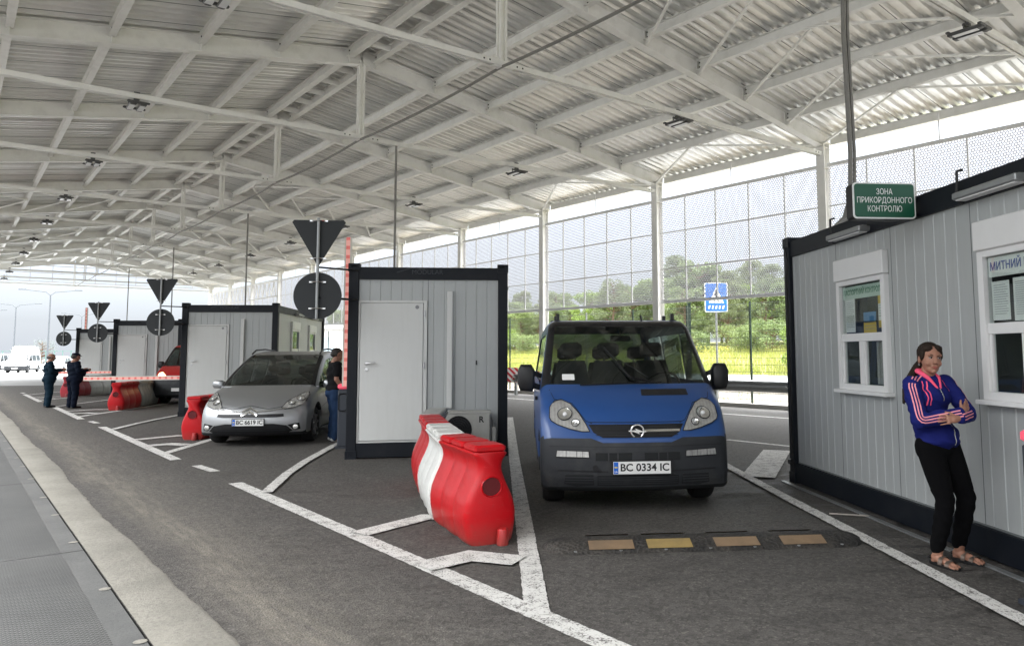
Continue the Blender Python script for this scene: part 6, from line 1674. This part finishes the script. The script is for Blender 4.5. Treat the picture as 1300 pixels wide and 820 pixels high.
def tree_mesh(kind, H, R, seed, nl):
    rr = random.Random(seed); g = G(); tr = G()
    tr.tube([(0,0,0), (rr.uniform(-.1,.1), rr.uniform(-.1,.1), H*.35), (rr.uniform(-.2,.2), rr.uniform(-.2,.2), H*.7), (rr.uniform(-.3,.3), 0, H*.93)], [.022*H, .017*H, .010*H, .004*H], 7)
    blobs = []
    nb = 70 if kind != 'bush' else 40
    for i in range(nb):
        u = rr.random()**.85
        if kind == 'pine': z = H*(.22+.75*u); rad = R*(1.15-.85*((z/H-.22)/.77)**1.3)
        elif kind == 'bush': z = H*(.08+.80*u); rad = R*sqrt(max(.05, 1-((z/H-.42)/.6)**2))
        else: z = H*(.25+.68*u); rad = R*sqrt(max(.05, 1-((z/H-.58)/.44)**2))
        a = rr.uniform(0, 2*pi); d = rad*rr.uniform(.35, 1)**.7
        c = Vector((cos(a)*d, sin(a)*d, z)); br = R*rr.uniform(.15, .36)*(.85 if kind == 'pine' else 1)
        blobs.append((c, br, rr.random()))
        zb_ = max(.15*H, z-d*.55); tr.tube([(0, 0, zb_), tuple(Vector((0, 0, zb_)).lerp(c, .6)+Vector((0, 0, -.08*d))), tuple(c)], [.007*H, .004*H, .0015*H], 5)
    tot = sum(b_[1]**2 for b_ in blobs)
    for c, br, q in blobs:
        n = int(nl*br*br/tot)
        for _ in range(n):
            d = Vector((rr.gauss(0,1), rr.gauss(0,1), rr.gauss(0,.75))).normalized()*br*rr.uniform(.45, 1.08)**.6
            d.z *= .72
            p = c+d; s = rr.uniform(.045, .10)*(H/9)**.5*(1.0 if kind != 'pine' else .85)
            ax = Vector((rr.gauss(0,1), rr.gauss(0,1), rr.gauss(0,.6))).normalized(); b2 = ax.cross(Vector((rr.gauss(0,1), rr.gauss(0,1), rr.gauss(0,1)))).normalized()
            L_ = s*(1.9 if kind == 'pine' else 1.3); wv = s*(.5 if kind == 'pine' else .9)
            g.add([p-ax*L_, p+b2*wv, p+ax*L_, p-b2*wv], [(0,1,2,3)])
    return g, tr
TREES = {}
def make_tree(key, kind, H, R, seed, nl, mat):
    g, tr = tree_mesh(kind, H, R, seed, nl)
    def raw(name, g, m):
        me = bpy.data.meshes.new(name); me.from_pydata([tuple(v) for v in g.v], [], g.f); me.materials.append(m); return me
    TREES[key] = (raw('crown', g, M[mat]), raw('trunk', tr, M['bark']), H)
make_tree('p1', 'pine', 10, 2.8, 1, 13000, 'pine'); make_tree('p2', 'pine', 9, 3.0, 2, 13000, 'pine'); make_tree('p3', 'round', 10, 3.1, 3, 14000, 'mid')
make_tree('b1', 'round', 8, 2.9, 4, 14000, 'broad'); make_tree('b2', 'round', 7, 2.6, 5, 9000, 'broad'); make_tree('s1', 'bush', 4.6, 2.6, 6, 12000, 'broad'); make_tree('s2', 'bush', 3.0, 2.2, 8, 8000, 'mid')
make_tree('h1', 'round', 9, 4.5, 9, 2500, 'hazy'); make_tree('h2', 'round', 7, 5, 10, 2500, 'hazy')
def put_tree(key, x, y, z, s, lab, name, cat, group, sz=1):
    cr_, tr_, H = TREES[key]; t = thing(name, lab, cat, (x, y, z), random.uniform(0, 6.28), group); t.scale = (s, s, s*sz)
    for nm, me in (('crown', cr_), ('trunk', tr_)):
        o = bpy.data.objects.new(nm, me); COL.objects.link(o); o.parent = t
def rowz(n, s): x, y = row(n, s); return x, y, meadow_z(n)
rr = random.Random(11)
# woodland edge behind the meadow; positions along (s) and across (n)
k = 0
for lay, (n0, s0, s1, step, keys, lo, hi) in enumerate(((-62, 22, 150, 2.5, ('p1', 'p2', 'b1', 'p3'), .72, 1.02), (-69, 20, 170, 2.7, ('p1', 'p3', 'p2', 'b1'), .85, 1.18), (-77, 18, 190, 3.4, ('p3', 'p1', 'b1'), .95, 1.25))):
    s = s0
    while s < s1:
        key = rr.choice(keys); nn_ = n0+rr.uniform(-3, 3); x, y, z = rowz(nn_, s); prof = .90+.13*sin(s*.11+1.0)+.08*sin(s*.31)
        put_tree(key, x, y, z-.1, rr.uniform(lo, hi)*prof*.88, 'tree in the woodland edge beyond the meadow', 'pine_tree' if key[0] == 'p' else 'tree', 'tree', 'trees of the woodland edge')
        s += step*rr.uniform(.7, 1.3)
for i in range(44):
    s = 24+i*3.0+rr.uniform(-1.5, 1.5); x, y, z = rowz(-56+rr.uniform(-2.5, 2.5), s)
    put_tree(rr.choice(('s2', 's2', 's1')), x, y, z-.1, rr.uniform(.7, 1.1), 'low green shrub in front of the woodland', 'shrub', 'shrub', 'shrubs before the woodland')
x, y, z = rowz(-43.5, 26.3); put_tree('s1', x, y, z, 1.12, 'bright yellow-green bush left of the large booth, behind the wire fence', 'bush', 'bush', None, 1.05)
x, y, z = rowz(-45, 29.5); put_tree('s1', x, y, z, .8, 'smaller bright green bush beside the blue crossing sign', 'bush', 'bush', None)
x, y, z = rowz(-42.5, 23.2); put_tree('b2', x, y, z, .62, 'light green young tree at the corner of the large booth', 'tree', 'tree', None)
# hazy trees on the left horizon
for i in range(26):
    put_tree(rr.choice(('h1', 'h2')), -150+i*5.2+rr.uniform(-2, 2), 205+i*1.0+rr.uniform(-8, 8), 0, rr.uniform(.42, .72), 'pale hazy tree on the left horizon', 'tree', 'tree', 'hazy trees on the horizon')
# meadow grass: one mass of blades
g = G()
for i in range(52000):
    nn_ = -40.4-(rr.random()**1.4)*17; s = rr.uniform(12, 112); x, y = row(nn_, s); z = meadow_z(nn_)
    if i % 9 == 0: nn_ = -38-rr.random()*2
    h = rr.uniform(.25, .8)*(1 if nn_ < -41 else .5); a = rr.uniform(0, pi); w = rr.uniform(.012, .035); ca, sa = cos(a)*w, sin(a)*w; lx, ly = rr.uniform(-.2, .2)*h, rr.uniform(-.2, .2)*h
    g.add([(x-ca, y-sa, z-.02), (x+ca, y+sa, z-.02), (x+lx, y+ly, z+h)], [(0,1,2)])
tag(obj('meadow_grass', g, M['grass']), 'tall yellow-green meadow grass beyond the service road', 'grass', kind='stuff')
g = G()
for i in range(5000):
    nn_ = -41-(rr.random()**1.2)*13; s = rr.uniform(14, 105)
    if sin(s*.35+nn_*.4)+sin(s*.13) < -.2: continue
    x, y = row(nn_, s); z = meadow_z(nn_)+rr.uniform(.45, .95); w = rr.uniform(.03, .07)
    g.add([(x-w, y, z), (x, y-w, z+w*.6), (x+w, y, z), (x, y+w, z+w*.9)], [(0,1,2,3)])
tag(obj('meadow_flowers', g, M['flower']), 'yellow wild flowers scattered over the meadow', 'flowers', kind='stuff')
g = G()                                                                # weeds along the gravel and stones
for i in range(5000):
    nn_ = rr.uniform(-23.4, -19.5); s = rr.uniform(-5, 45)
    x, y = row(nn_, s); 
    if rr.random() < .35 and sin(s*1.7+nn_) > .2:
        h = rr.uniform(.04, .16); g.add([(x-.01, y, .02), (x+.01, y, .02), (x+rr.uniform(-.04,.04), y, .02+h)], [(0,1,2)])
tag(obj('gravel_weeds', g, M['mid']), 'sparse weeds on the sandy gravel strip', 'weeds', kind='stuff')
# small litter: a twig on the asphalt by the large booth
g = G(); g.tube([(2.50+.9, 7.15, .012), (3.62, 7.02, .014), (3.72, 6.98, .012)], .008, 6)
tag(obj('twig', g, pbr('pale_twig', (.35,.32,.28), .8)), 'thin pale stick lying on the asphalt beside the large booth', 'stick')
g = G(); g.bar((3.72, -1, .006), (3.72, 9.05, .006), .05, .012); tag(obj('sealing_strip', g, M['galv']), 'thin metal strip along the foot of the large booth', 'strip')
